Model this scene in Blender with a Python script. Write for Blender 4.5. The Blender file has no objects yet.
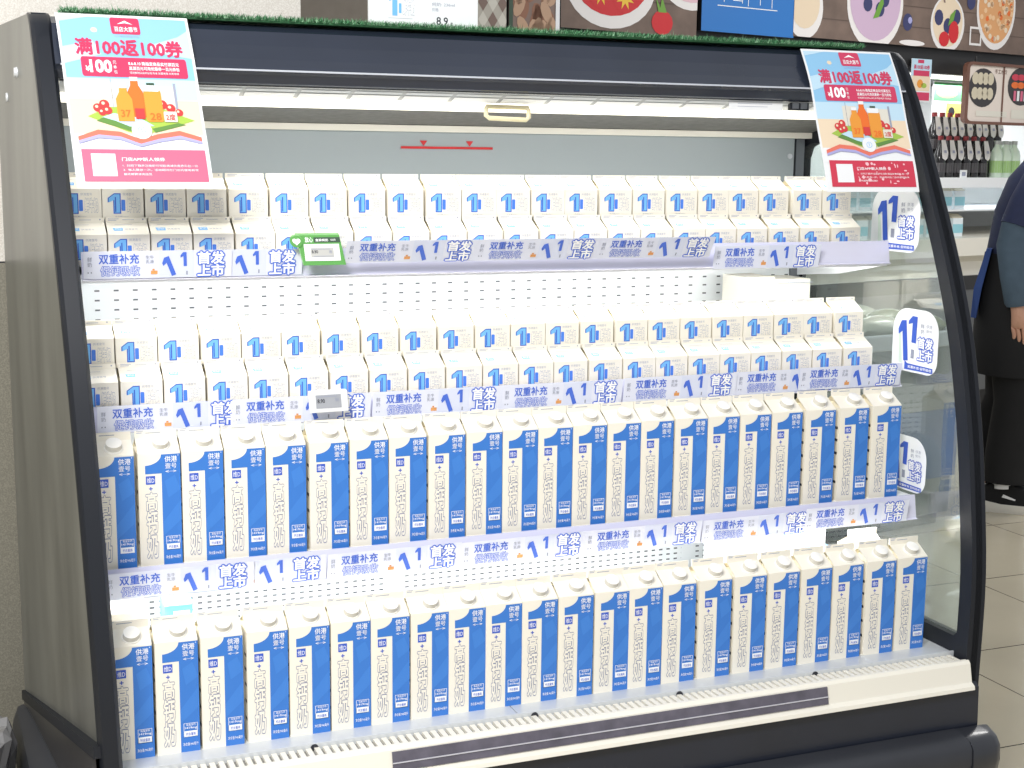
import bpy, bmesh, math, random
from mathutils import Vector, Matrix
random.seed(7)
SC = bpy.context.scene
COL = SC.collection
Z0 = 0.43                      # height of the bottom deck above the floor; fit z + Z0 = world z
R = math.radians

# ------------------------------------------------------------------ materials
def lin(c):
    return tuple(((x/255)/12.92 if x/255 <= .04045 else ((x/255+.055)/1.055)**2.4) for x in c)
MATS = {}
def mat(name, rgb, rough=.5, metal=0., noise=0., nscale=40., coat=0., spec=.5, trans=0., bump=0., emit=0.):
    if name in MATS: return MATS[name]
    m = bpy.data.materials.new(name); m.use_nodes = True
    nt = m.node_tree; b = nt.nodes['Principled BSDF']
    c = lin(rgb)
    b.inputs['Base Color'].default_value = (*c, 1)
    b.inputs['Roughness'].default_value = rough
    b.inputs['Metallic'].default_value = metal
    b.inputs['Coat Weight'].default_value = coat
    b.inputs['Specular IOR Level'].default_value = spec
    b.inputs['Transmission Weight'].default_value = trans
    if emit:
        b.inputs['Emission Color'].default_value = (*c, 1); b.inputs['Emission Strength'].default_value = emit
    if noise or bump:
        tc = nt.nodes.new('ShaderNodeTexCoord'); n = nt.nodes.new('ShaderNodeTexNoise')
        n.inputs['Scale'].default_value = nscale; n.inputs['Detail'].default_value = 4
        nt.links.new(tc.outputs['Object'], n.inputs['Vector'])
        if noise:
            r = nt.nodes.new('ShaderNodeValToRGB')
            r.color_ramp.elements[0].position = .3; r.color_ramp.elements[1].position = .7
            r.color_ramp.elements[0].color = (*[x*(1-noise) for x in c], 1)
            r.color_ramp.elements[1].color = (*[min(1, x*(1+noise)) for x in c], 1)
            nt.links.new(n.outputs['Fac'], r.inputs['Fac']); nt.links.new(r.outputs['Color'], b.inputs['Base Color'])
        if bump:
            bp = nt.nodes.new('ShaderNodeBump'); bp.inputs['Strength'].default_value = bump; bp.inputs['Distance'].default_value = .01
            nt.links.new(n.outputs['Fac'], bp.inputs['Height']); nt.links.new(bp.outputs['Normal'], b.inputs['Normal'])
    MATS[name] = m
    return m

def math_node(nt, op, a, b=None):
    n = nt.nodes.new('ShaderNodeMath'); n.operation = op
    for i, v in enumerate((a, b)):
        if v is None: continue
        if isinstance(v, (int, float)): n.inputs[i].default_value = v
        else: nt.links.new(v, n.inputs[i])
    return n.outputs[0]

def perforated(name, px, pz, lx, lz, brk=0):
    """sheet metal pierced with short horizontal slots"""
    m = mat(name, (236, 240, 242), .35, .0, coat=.1); nt = m.node_tree; b = nt.nodes['Principled BSDF']
    tc = nt.nodes.new('ShaderNodeTexCoord'); s = nt.nodes.new('ShaderNodeSeparateXYZ')
    nt.links.new(tc.outputs['Object'], s.inputs[0])
    fx = math_node(nt, 'FRACT', math_node(nt, 'DIVIDE', math_node(nt, 'ADD', s.outputs[0], 10), px))
    fz = math_node(nt, 'FRACT', math_node(nt, 'DIVIDE', math_node(nt, 'ADD', s.outputs[2], 10), pz))
    k = math_node(nt, 'MULTIPLY', math_node(nt, 'LESS_THAN', fx, lx/px), math_node(nt, 'LESS_THAN', fz, lz/pz))
    if brk:
        fb = math_node(nt, 'FRACT', math_node(nt, 'DIVIDE', math_node(nt, 'ADD', s.outputs[0], 10.4), brk))
        k = math_node(nt, 'MULTIPLY', k, math_node(nt, 'GREATER_THAN', fb, .05))
    mx = nt.nodes.new('ShaderNodeMixRGB'); nt.links.new(k, mx.inputs[0])
    mx.inputs[1].default_value = (*lin((236, 240, 242)), 1); mx.inputs[2].default_value = (*lin((84, 87, 94)), 1)
    nt.links.new(mx.outputs[0], b.inputs['Base Color'])
    return m

def glass(name, tint=(240, 246, 244), r0=.15, haze=0.):
    if name in MATS: return MATS[name]
    m = bpy.data.materials.new(name); m.use_nodes = True; nt = m.node_tree; nt.nodes.clear()
    o = nt.nodes.new('ShaderNodeOutputMaterial'); t = nt.nodes.new('ShaderNodeBsdfTransparent'); g = nt.nodes.new('ShaderNodeBsdfGlossy')
    lw = nt.nodes.new('ShaderNodeLayerWeight'); lw.inputs[0].default_value = .5; x = nt.nodes.new('ShaderNodeMixShader')
    fr_ = math_node(nt, 'ADD', math_node(nt, 'MULTIPLY', math_node(nt, 'POWER', lw.outputs['Facing'], 5.), 1-r0), r0)
    t.inputs[0].default_value = (*lin(tint), 1); g.inputs['Roughness'].default_value = .015; 
    nt.links.new(fr_, x.inputs[0]); nt.links.new(t.outputs[0], x.inputs[1]); nt.links.new(g.outputs[0], x.inputs[2])
    if haze:
        d = nt.nodes.new('ShaderNodeBsdfDiffuse'); d.inputs[0].default_value = (.8, .83, .82, 1)
        y = nt.nodes.new('ShaderNodeMixShader'); y.inputs[0].default_value = haze
        nt.links.new(x.outputs[0], y.inputs[1]); nt.links.new(d.outputs[0], y.inputs[2]); nt.links.new(y.outputs[0], o.inputs[0])
    else: nt.links.new(x.outputs[0], o.inputs[0])
    MATS[name] = m
    return m

def granite(name, a, bcol, rough=.5, scale=120):
    if name in MATS: return MATS[name]
    m = mat(name, a, rough); nt = m.node_tree; b = nt.nodes['Principled BSDF']
    tc = nt.nodes.new('ShaderNodeTexCoord'); n = nt.nodes.new('ShaderNodeTexNoise'); v = nt.nodes.new('ShaderNodeTexVoronoi')
    n.inputs['Scale'].default_value = scale; n.inputs['Detail'].default_value = 6; v.inputs['Scale'].default_value = scale*1.5
    nt.links.new(tc.outputs['Object'], n.inputs[0]); nt.links.new(tc.outputs['Object'], v.inputs['Vector'])
    mx = nt.nodes.new('ShaderNodeMath'); mx.operation = 'MULTIPLY'; nt.links.new(n.outputs['Fac'], mx.inputs[0]); nt.links.new(v.outputs['Distance'], mx.inputs[1])
    r = nt.nodes.new('ShaderNodeValToRGB'); r.color_ramp.elements[0].position = .1; r.color_ramp.elements[1].position = .45
    r.color_ramp.elements[0].color = (*lin(bcol), 1); r.color_ramp.elements[1].color = (*lin(a), 1)
    nt.links.new(mx.outputs[0], r.inputs[0]); nt.links.new(r.outputs[0], b.inputs['Base Color'])
    return m

WHITE = mat('carton_paper', (242, 237, 224), .45)
CREAM = mat('carton_edge', (240, 232, 208), .5)
CAPW = mat('cap_plastic', (248, 246, 240), .35)
CAPS = mat('cap_shaded_side', (214, 211, 202), .5)  # greyer than the cap top: soft shading painted round the side
BLUE = mat('print_blue', (58, 122, 206), .4)
INK2 = mat('print_lilac_grey', (132, 138, 168), .5)
TXTB0 = mat('print_mid_blue', (72, 128, 226), .4)
LBLUE = mat('print_light_blue', (118, 186, 242), .4)
DBLUE = mat('print_deep_blue', (52, 92, 200), .4)
INK = mat('print_grey', (150, 156, 176), .5)
PALE = mat('print_pale_grey', (178, 182, 196), .5)
DARKINK = mat('print_dark', (40, 42, 52), .5)
PRW = mat('print_white', (250, 251, 253), .45)
BLACK = mat('black_enamel', (28, 33, 46), .28, noise=.15, nscale=6, coat=.3)
BLACK2 = mat('black_frame', (30, 33, 40), .45, spec=.3)
CANOPY = mat('canopy_enamel', (40, 46, 60), .25, noise=.12, nscale=5, coat=.35)
GREYP = mat('side_panel_grey', (108, 108, 102), .3, noise=.3, nscale=4, spec=.25)
_mp = GREYP.node_tree.nodes.new('ShaderNodeMapping'); _mp.inputs['Scale'].default_value = (1, 2.2, .45)
_tc = [n for n in GREYP.node_tree.nodes if n.type == 'TEX_COORD'][0]; _nz = [n for n in GREYP.node_tree.nodes if n.type == 'TEX_NOISE'][0]
GREYP.node_tree.links.new(_tc.outputs['Object'], _mp.inputs[0]); GREYP.node_tree.links.new(_mp.outputs[0], _nz.inputs['Vector'])
STEEL = mat('pale_steel', (206, 210, 214), .3, .15, noise=.04, nscale=8)
OFFW = mat('offwhite_enamel', (236, 232, 220), .35)
WENAM = mat('white_enamel', (240, 243, 246), .35)
LAV = mat('rail_lavender', (214, 214, 234), .25, coat=.3)
BLUEGREY = mat('upper_back_panel', (158, 167, 171), .45)
RED = mat('sign_red', (200, 30, 36), .5)

# ------------------------------------------------------------------ mesh builder
class MB:
    def __init__(s): s.v = []; s.f = []; s.mi = []; s.mats = []
    def m(s, mt):
        if mt not in s.mats: s.mats.append(mt)
        return s.mats.index(mt)
    def add(s, vs, fs, mt):
        b = len(s.v); k = s.m(mt); s.v += [tuple(x) for x in vs]
        for f in fs: s.f.append([b+i for i in f]); s.mi.append(k)
        return s
    def quad(s, pts, mt): return s.add(pts, [list(range(len(pts)))], mt)
    def box(s, x0, x1, y0, y1, z0, z1, mt):
        v = [(x0,y0,z0),(x1,y0,z0),(x1,y1,z0),(x0,y1,z0),(x0,y0,z1),(x1,y0,z1),(x1,y1,z1),(x0,y1,z1)]
        return s.add(v, [[3,2,1,0],[4,5,6,7],[0,1,5,4],[1,2,6,5],[2,3,7,6],[3,0,4,7]], mt)
    def prism(s, poly, a, b, mt, axis='x'):
        n = len(poly)
        mk = {'x': lambda t, p: (t, p[0], p[1]), 'y': lambda t, p: (p[0], t, p[1]), 'z': lambda t, p: (p[0], p[1], t)}[axis]
        v = [mk(a, p) for p in poly]+[mk(b, p) for p in poly]
        return s.add(v, [list(range(n))[::-1], list(range(n, 2*n))]+[[i, (i+1) % n, n+(i+1) % n, n+i] for i in range(n)], mt)
    def loft(s, rings, mt, cap=True, closed=True):
        n = len(rings[0]); v = [p for r in rings for p in r]; f = []
        for k in range(len(rings)-1):
            for i in range(n if closed else n-1):
                f.append([k*n+i, k*n+(i+1) % n, (k+1)*n+(i+1) % n, (k+1)*n+i])
        if cap: f += [list(range(n))[::-1], [(len(rings)-1)*n+i for i in range(n)]]
        return s.add(v, f, mt)
    def cyl(s, p0, p1, r0, mt, r1=None, n=20):
        p0 = Vector(p0); p1 = Vector(p1); d = (p1-p0).normalized()
        a = d.orthogonal().normalized(); b = d.cross(a); r1 = r0 if r1 is None else r1
        ring = lambda p, r: [tuple(p+a*r*math.cos(2*math.pi*i/n)+b*r*math.sin(2*math.pi*i/n)) for i in range(n)]
        return s.loft([ring(p0, r0), ring(p1, r1)], mt)
    def lathe(s, prof, mt, c=(0,0,0), n=16):
        rings = [[(c[0]+r*math.cos(2*math.pi*i/n), c[1]+r*math.sin(2*math.pi*i/n), c[2]+z) for i in range(n)] for r, z in prof]
        return s.loft(rings, mt)
    def ball(s, c, r, mt, n=12, k=7):
        rx, ry, rz = (r, r, r) if isinstance(r, (int, float)) else r
        rings = [[(c[0]+rx*math.sin(t)*math.cos(2*math.pi*i/n), c[1]+ry*math.sin(t)*math.sin(2*math.pi*i/n), c[2]-rz*math.cos(t)) for i in range(n)] for t in [math.pi*(j+.15)/(k+.3) for j in range(k+1)]]
        return s.loft(rings, mt)
    def tube(s, pts, r, mt, n=10):
        rings = []; P = [Vector(p) for p in pts]
        rs = r if isinstance(r, (list, tuple)) else [r]*len(P)
        a = None
        for i, p in enumerate(P):
            d = (P[min(i+1, len(P)-1)]-P[max(i-1, 0)]).normalized()
            a = d.orthogonal().normalized() if a is None else (a-d*a.dot(d)).normalized()
            b = d.cross(a)
            rings.append([tuple(p+(a*math.cos(2*math.pi*j/n)+b*math.sin(2*math.pi*j/n))*rs[i]) for j in range(n)])
        return s.loft(rings, mt)
    def build(s, name, parent=None, world=True, smooth=False, bevel=0., loc=None):
        me = bpy.data.meshes.new(name)
        off = Vector((0,0,0))
        if parent is not None and world: off = Vector(parent.get('_org', (0,0,0)))
        elif loc is not None and world: off = Vector(loc)
        me.from_pydata([tuple(Vector(p)-off) for p in s.v], [], s.f)
        for mt in s.mats: me.materials.append(mt)
        me.polygons.foreach_set('material_index', s.mi)
        bm = bmesh.new(); bm.from_mesh(me)
        if not getattr(s, 'open_print', False): bmesh.ops.recalc_face_normals(bm, faces=bm.faces)
        bm.to_mesh(me); bm.free()
        if smooth:
            me.polygons.foreach_set('use_smooth', [True]*len(me.polygons))
            try: me.set_sharp_from_angle(angle=R(40))
            except Exception: pass
        o = bpy.data.objects.new(name, me); COL.objects.link(o)
        if parent is not None: o.parent = parent
        elif loc is not None: o.location = loc
        if bevel:
            md = o.modifiers.new('edge', 'BEVEL'); md.width = bevel; md.segments = 2; md.limit_method = 'ANGLE'; md.angle_limit = R(40)
        return o

def tag(o, label=None, cat=None, group=None, kind=None):
    if label: o['label'] = label
    if cat: o['category'] = cat
    if group: o['group'] = group
    if kind: o['kind'] = kind
    return o
def empty(name, loc, rz=0., **k):
    o = bpy.data.objects.new(name, None); COL.objects.link(o); o.location = loc; o.rotation_euler = (0, 0, rz)
    o['_org'] = list(loc); o.empty_display_size = .05
    return tag(o, **k)
def copy_tree(o, parent=None):
    c = o.copy(); COL.objects.link(c)
    if parent is not None: c.parent = parent
    for ch in list(o.children): copy_tree(ch, c)
    return c

# ------------------------------------------------------------------ flat print
_T = {}
def glyphs(s, off=0., res=2):
    k = (s, off, res)
    if k in _T: return _T[k]
    c = bpy.data.curves.new('tmp', 'FONT'); c.body = s; c.resolution_u = res; c.offset = off
    o = bpy.data.objects.new('tmp', c); COL.objects.link(o)
    bpy.context.view_layer.update()
    dg = bpy.context.evaluated_depsgraph_get(); e = o.evaluated_get(dg); me = e.to_mesh()
    v = [(p.co.x, p.co.y) for p in me.vertices]; f = [list(p.vertices) for p in me.polygons]
    e.to_mesh_clear(); bpy.data.objects.remove(o); bpy.data.curves.remove(c)
    _T[k] = (v, f)
    return _T[k]
def bbox(v):
    xs = [p[0] for p in v]; ys = [p[1] for p in v]
    return min(xs), min(ys), max(xs), max(ys)

class Flat:
    """printed layers in a u,v plane; finish() maps them on a surface"""
    def __init__(s): s.items = []
    def poly(s, pts, mt, layer=1): s.items.append(([tuple(p) for p in pts], [list(range(len(pts)))], mt, layer)); return s
    def rect(s, x0, y0, x1, y1, mt, layer=1): return s.poly([(x0,y0),(x1,y0),(x1,y1),(x0,y1)], mt, layer)
    def rrect(s, x0, y0, x1, y1, r, mt, layer=1, n=4):
        pts = []
        for cx, cy, a in ((x1-r,y0+r,-90),(x1-r,y1-r,0),(x0+r,y1-r,90),(x0+r,y0+r,180)):
            for i in range(n+1):
                t = R(a+90*i/n); pts.append((cx+r*math.cos(t), cy+r*math.sin(t)))
        return s.poly(pts, mt, layer)
    def disc(s, cx, cy, rx, ry, mt, layer=1, n=20, rot=0.):
        c, q = math.cos(rot), math.sin(rot)
        return s.poly([(cx+rx*math.cos(2*math.pi*i/n)*c-ry*math.sin(2*math.pi*i/n)*q, cy+rx*math.cos(2*math.pi*i/n)*q+ry*math.sin(2*math.pi*i/n)*c) for i in range(n)], mt, layer)
    def frame(s, x0, y0, x1, y1, t, mt, layer=1):
        s.rect(x0,y0,x1,y0+t,mt,layer); s.rect(x0,y1-t,x1,y1,mt,layer); s.rect(x0,y0+t,x0+t,y1-t,mt,layer); return s.rect(x1-t,y0+t,x1,y1-t,mt,layer)
    def text(s, st, x0, y0, x1, y1, mt, layer=2, off=0., n=4):
        v, f = glyphs(st); a = bbox(v)
        sx = (x1-x0)/(a[2]-a[0]); sy = (y1-y0)/(a[3]-a[1])
        for k in range(n if off else 1):      # heavier weights: the strokes printed again a little to each side
            dx, dy = (off*math.cos(2*math.pi*(k+.5)/n), off*math.sin(2*math.pi*(k+.5)/n)) if off else (0, 0)
            s.items.append(([(x0+(p[0]-a[0]+dx)*sx, y0+(p[1]-a[1]+dy)*sy) for p in v], f, mt, layer+.1*k/n))
        return s
    def outlined(s, st, x0, y0, x1, y1, om, im, layer=2, o=.09, i=.05):
        s.text(st, x0, y0, x1, y1, om, layer, o, 10); return s.text(st, x0, y0, x1, y1, im, layer+1, i, 8 if i else 1)
    def clip(s, w, h):
        out = []
        for v, f, mt, layer in s.items:
            lo = (min(p[0] for p in v), min(p[1] for p in v)); hi = (max(p[0] for p in v), max(p[1] for p in v))
            if hi[0] <= 0 or hi[1] <= 0 or lo[0] >= w or lo[1] >= h: continue
            if len(f) == 1:
                p = v
                for ax, lim, sg in ((0, 0, 1), (0, w, -1), (1, 0, 1), (1, h, -1)):
                    q = []
                    for i in range(len(p)):
                        a, b = p[i], p[(i+1) % len(p)]; da, db = sg*(a[ax]-lim), sg*(b[ax]-lim)
                        if da >= 0: q.append(a)
                        if da*db < 0: t = da/(da-db); q.append((a[0]+t*(b[0]-a[0]), a[1]+t*(b[1]-a[1])))
                    p = q
                    if len(p) < 3: break
                if len(p) < 3: continue
                v, f = p, [list(range(len(p)))]
            out.append((v, f, mt, layer))
        s.items = out
    def into(s, mb, fn, cuts=()):
        """fn(u, v, layer) -> xyz; cuts = list of v values to split polygons at"""
        for v, f, mt, layer in s.items:
            if cuts and max(p[1] for p in v)-min(p[1] for p in v) > .12:
                bm = bmesh.new(); bv = [bm.verts.new((p[0], p[1], 0)) for p in v]
                for q in f:
                    try: bm.faces.new([bv[i] for i in q])
                    except ValueError: pass
                lo = min(p[1] for p in v); hi = max(p[1] for p in v)
                for c in cuts:
                    if lo < c < hi:
                        bmesh.ops.bisect_plane(bm, geom=bm.verts[:]+bm.edges[:]+bm.faces[:], plane_co=(0, c, 0), plane_no=(0, 1, 0))
                bm.verts.index_update()
                v = [(p.co.x, p.co.y) for p in bm.verts]; f = [[w.index for w in q.verts] for q in bm.faces]; bm.free()
            mb.add([fn(p[0], p[1], layer) for p in v], f, mt)
        return mb

# ------------------------------------------------------------------ camera
cam = bpy.data.cameras.new('camera'); co = bpy.data.objects.new('camera', cam); COL.objects.link(co)
co.location = (-.20841, -2.28313, .98848+Z0); co.rotation_euler = (R(80.93355), R(-.58946), R(-21.70172))
cam.sensor_width = 36; cam.lens = 36*1413.13/1024; cam.clip_start = .05; cam.clip_end = 60
SC.camera = co

# ------------------------------------------------------------------ room shell
tile = mat('floor_tile', (196, 186, 164), .22, noise=.05, nscale=3, coat=.2)
nt = tile.node_tree; b = nt.nodes['Principled BSDF']
tc = nt.nodes.new('ShaderNodeTexCoord'); sp = nt.nodes.new('ShaderNodeSeparateXYZ'); nt.links.new(tc.outputs['Object'], sp.inputs[0])
T = .583
fx = math_node(nt, 'FRACT', math_node(nt, 'DIVIDE', math_node(nt, 'ADD', sp.outputs[0], 20*T-2.43+.002), T))
fy = math_node(nt, 'FRACT', math_node(nt, 'DIVIDE', math_node(nt, 'ADD', sp.outputs[1], 20*T-.907+.002), T))
g = math_node(nt, 'MAXIMUM', math_node(nt, 'LESS_THAN', fx, .004/T), math_node(nt, 'LESS_THAN', fy, .005/T))
mx = nt.nodes.new('ShaderNodeMixRGB'); nt.links.new(g, mx.inputs[0]); mx.inputs[2].default_value = (*lin((70, 66, 58)), 1)
src = b.inputs['Base Color'].links[0].from_socket; nt.links.new(src, mx.inputs[1]); nt.links.new(mx.outputs[0], b.inputs['Base Color'])
tag(MB().box(-5, 9, -4, 8, -.05, 0, tile).build('floor'), kind='structure')

GRAN = granite('granite_cladding', (226, 223, 216), (204, 199, 190), .45, 240)
GRAN2 = granite('granite_shaded', (138, 135, 122), (116, 113, 102), .5, 240)  # darker copy of the granite, shade of the lower wall put into its colour
w = MB()
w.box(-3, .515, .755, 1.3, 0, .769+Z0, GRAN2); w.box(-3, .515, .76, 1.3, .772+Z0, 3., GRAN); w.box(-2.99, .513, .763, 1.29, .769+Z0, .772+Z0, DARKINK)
tag(w.build('wall_back'), kind='structure')

# ------------------------------------------------------------------ chiller
ZP = [-.43, -.15, -.004, .164, .299, .45, .646, .802, 1.001, 1.12, 1.18]
YP = [-.07, -.085, -.089, -.092, -.076, -.055, -.010, .05, .146, .207, .24]
def prof(z):
    if z <= ZP[0]: return YP[0]
    for i in range(len(ZP)-1):
        if z <= ZP[i+1]:
            t = (z-ZP[i])/(ZP[i+1]-ZP[i]); return YP[i]+t*(YP[i+1]-YP[i])
    return YP[-1]+(z-ZP[-1])*.9
def sprof(z):   # smoothed
    return sum(prof(z+d) for d in (-.06, -.03, 0, .03, .06))/5
FR = empty('open_display_chiller', (.82, .25, 0), label='long black open-front milk chiller with three white shelves and a lit canopy', cat='chiller')
def fz(p): return (p[0], p[1], p[2]+Z0)
class FB(MB):
    """builder in fridge coordinates (z measured from the deck)"""
    def build(s, name, parent=FR, **k):
        s.v = [(x, y, z+Z0) for x, y, z in s.v]
        if '_org' not in parent: parent['_org'] = parent.parent['_org'] if parent.parent is not None else list(parent.location)
        return MB.build(s, name, parent, **k)

# outline of an end panel in y,z
zs = [-.43+i*.05 for i in range(33)]
zs = [z for z in zs if z < 1.17]+[1.175]
front = [(sprof(z), z) for z in zs]+[(.262, 1.203), (.285, 1.219), (.32, 1.226)]
# right end panel: frame with a glazed opening
fr = FB()
outer = front+[(.64, 1.226), (.64, -.43)]
inz = [.05+i*.04 for i in range(25)]
inner = [(sprof(z)+.03+.02*max(0, z-.7), z) for z in inz if z < 1.0]+[(.20, 1.02), (.22, 1.035), (.25, 1.04), (.55, 1.03), (.572, 1.022), (.585, .995), (.585, .06), (.575, .04), (.10, .035), (sprof(.04)+.045, .035)]
def ring_panel(mb, outer, inner, xa, xb, mt):
    bm = bmesh.new()
    eo = []
    for loop in (outer, inner):
        vs = [bm.verts.new((0, p[0], p[1])) for p in loop]
        eo += [bm.edges.new((vs[i], vs[(i+1) % len(vs)])) for i in range(len(vs))]
    r = bmesh.ops.triangle_fill(bm, edges=eo, use_beauty=True)
    bm.verts.index_update()
    v = [(p.co.y, p.co.z) for p in bm.verts]; f = [[q.index for q in fc.verts] for fc in bm.faces]; bm.free()
    mb.add([(xa, *p) for p in v], f, mt); mb.add([(xb, *p) for p in v], f, mt)
    for loop in (outer, inner):
        n = len(loop)
        mb.add([(xa, *p) for p in loop]+[(xb, *p) for p in loop], [[i, (i+1) % n, n+(i+1) % n, n+i] for i in range(n)], mt)
ring_panel(fr, outer, inner, 1.664, 1.69, BLACK2)
rp = fr.build('end_panel'); tag(rp, 'right end panel with glazed opening')
pane = FB(); pane.prism(inner, 1.672, 1.678, glass('clear_pane', haze=.05))
pane.build('glass_pane', rp)
# thick front trim with rounded nose
def trim(mb, x0fn, x1fn, mt, depth=.04):
    rings = []
    for (y, z) in front:
        a, c = x0fn(z), x1fn(z); wv = c-a
        rings.append([(a, y+depth, z), (a, y+.008, z), (a+wv*.18, y, z), (a+wv*.82, y, z), (c, y+.008, z), (c, y+depth, z)])
    y, z = front[-1]
    a, c = x0fn(z), x1fn(z)
    rings.append([(a, y+.3, z-.002), (a, y+.3, z+.0), (a+.007, y+.3, z+.002), (c-.007, y+.3, z+.002), (c, y+.3, z), (c, y+.3, z-.002)])
    mb.loft(rings[:-1], mt)
tr = FB(); trim(tr, lambda z: 1.668, lambda z: 1.706, BLACK2); tr.build('front_trim', rp, smooth=True)

# left end panel: solid, grey outside
def lx_in(z): return -.028+(1.23-z)*.0325
def lx_out(z): return lx_in(z)-.0345
lp = FB()
rows = []
yl = [0, .25, .5, .75, 1]
vs = []; fs = []
zz = [z for z in zs if z >= -.16]+[1.205, 1.224]
for j, z in enumerate(zz):
    yf = sprof(min(z, 1.175))+.012+max(0, z-1.175)*.9
    for t in yl:
        y = yf+t*(.64-yf)
        vs.append((lx_out(z)+.004+t*(-.105-lx_out(z)-.004), y, z))
n = len(yl)
for j in range(len(zz)-1):
    for i in range(n-1): fs.append([j*n+i, j*n+i+1, (j+1)*n+i+1, (j+1)*n+i])
m0 = len(vs)
vi = [(lx_in(z)-.006+(-.055-lx_in(z)+.006)*t, y, z) for (x, y, z), t in zip(vs, yl*len(zz))]
lp.add(vs, fs, GREYP); lp.add(vi, [f[::-1] for f in fs], WENAM)
# rim
rim = [j*n for j in range(len(zz))]+[(len(zz)-1)*n+i for i in range(1, n)]+[j*n+n-1 for j in range(len(zz)-2, -1, -1)]+[i for i in range(n-2, 0, -1)]
k = len(rim); lp.add([vs[i] for i in rim]+[vi[i] for i in rim], [[i, (i+1) % k, k+(i+1) % k, k+i] for i in range(k)], BLACK2)
lpo = lp.build('end_panel'); tag(lpo, 'grey solid left end panel')
tr = FB(); trim(tr, lx_out, lx_in, BLACK2); tr.build('front_trim', lpo, smooth=True)
bp = FB()
# dark body panel under the sloping line, with its black ledge
bp.quad([(lx_out(.05)-.006, -.085, .05), (-.108, .64, -.11), (-.108, .64, -.43), (lx_out(-.4)-.006, -.075, -.43)], mat('body_side_grey', (62, 60, 60), .3, coat=.2))
bp.add([(lx_out(.05)-.009, -.085, .066), (-.111, .64, -.094), (-.111, .64, -.114), (lx_out(.05)-.009, -.085, .046), (lx_out(.05)+.02, -.085, .066), (-.09, .64, -.094), (-.09, .64, -.114), (lx_out(.05)+.02, -.085, .046)], [[0,1,2,3],[0,4,5,1],[3,2,6,7],[1,5,6,2],[0,3,7,4]], BLACK2)
bp.build('side_ledge', lpo)
for (y, z) in ((.42, 1.13), (.53, 1.09), (.60, .45)):
    t = (y-.2)/.44; x = lx_out(z)+.004+t*(-.10-lx_out(z)-.004)
    FB().cyl((x+.003, y, z), (x-.006, y, z), .011, STEEL, .008, 14).build('screw_head', lpo, smooth=True)

# canopy
cn = FB()
cpoly = [(.215, 1.128), (.207, 1.135), (sprof(1.15)+.002, 1.155), (sprof(1.18)+.003, 1.18), (.262, 1.205), (.29, 1.218), (.62, 1.222), (.62, 1.06), (.56, 1.055), (.33, 1.10), (.30, 1.108), (.238, 1.109), (.226, 1.113)]
cn.prism(cpoly, -.028, 1.666, CANOPY); can = cn.build('canopy')
l2 = FB(); l2.box(-.02, 1.664, .205, .209, 1.1335, 1.1365, mat('edge_highlight', (190, 195, 205), .3)); l2.build('highlight_strip', can)  # pale line painted as the highlight along the canopy's lower front edge
rc = FB(); GR = mat('canopy_recess', (118, 116, 112), .6, noise=.15, nscale=60)
rc.add([(-.028, .318, 1.088), (1.664, .318, 1.088), (1.664, .555, 1.054), (-.028, .555, 1.054)], [[0,1,2,3]], GR)
rc.build('recess_liner', can)
# honeycomb air outlet
hc = FB(); HG = mat('outlet_grey', (178, 182, 186), .4)
hc.add([(-.02, .234, 1.1085), (1.664, .234, 1.1085), (1.664, .284, 1.092), (-.02, .284, 1.092)], [[0,1,2,3]], HG)
for i in range(17):
    x = .0+i*.098
    for (ya, yb, mt) in ((.240, .25, STEEL), (.256, .278, WENAM)):
        f = lambda y: 1.1085-(y-.234)*.33-.0012
        hc.add([(x, ya, f(ya)), (x+.09, ya, f(ya)), (x+.09, yb, f(yb)), (x, yb, f(yb))], [[0,1,2,3]], mt)
hc.build('air_outlet', can)
lamp = FB(); lamp.prism([(.282, 1.100), (.284, 1.081), (.30, 1.076), (.325, 1.079), (.33, 1.10)], -.02, 1.655, mat('lamp_diffuser', (255, 251, 236), .4, emit=1.6))
lamp.build('canopy_lamp', can, smooth=False)
hd = FB(); IV = mat('ivory_plastic', (236, 226, 188), .4)
hx0, hx1 = .758, .846
hd.tube([(hx0+.004, .283, 1.087), (hx0, .282, 1.082), (hx0, .281, 1.069), (hx0+.006, .280, 1.064), (hx1-.006, .280, 1.062), (hx1, .281, 1.067), (hx1, .282, 1.080), (hx1-.004, .283, 1.086)], .0045, IV)
hd.tube([(hx0, .284, 1.086), (hx1, .284, 1.085)], .0045, IV)
hd.build('blind_handle', can, smooth=True)

# back panels
bk = FB(); bk.box(-.05, 1.627, .56, .575, .90, 1.046, BLUEGREY)
for zq in (1.0,): bk.cyl((1.615, .561, zq), (1.615, .557, zq), .006, STEEL)
ub = bk.build('upper_back_panel')
ln = FB(); ln.box(.675, .878, .558, .5595, 1.0065, 1.0115, RED)
for x in (.724, .826): ln.prism([(x-.008, 1.0235), (x+.008, 1.0235), (x, 1.0125)], .558, .5595, RED, 'y')
ln.build('load_line_mark', ub)
cv = FB(); cv.prism([(.545, 1.041), (.545, 1.054), (.575, 1.056), (.575, 1.041)], -.05, 1.664, OFFW); cv.build('back_cover_strip')
FB().box(-.05, 1.664, .575, .59, .40, .90, perforated('perforated_upper', .0365, .019, .0095, .0032)).build('back_panel')
FB().box(-.05, 1.664, .575, .59, -.03, .40, perforated('perforated_lower', .0195, .0125, .009, .0034, .73)).build('back_panel')
FB().box(-.085, 1.69, .60, .63, -.43, 1.20, BLACK2).build('rear_casing')
up = FB()
for i in range(2):
    x = 1.636 if i else -.03
    up.box(x, x+.022, .565, .58, .0, 1.04, mat('upright_grey', (120, 124, 130), .4, .5)); 
up.build('shelf_upright')

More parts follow.
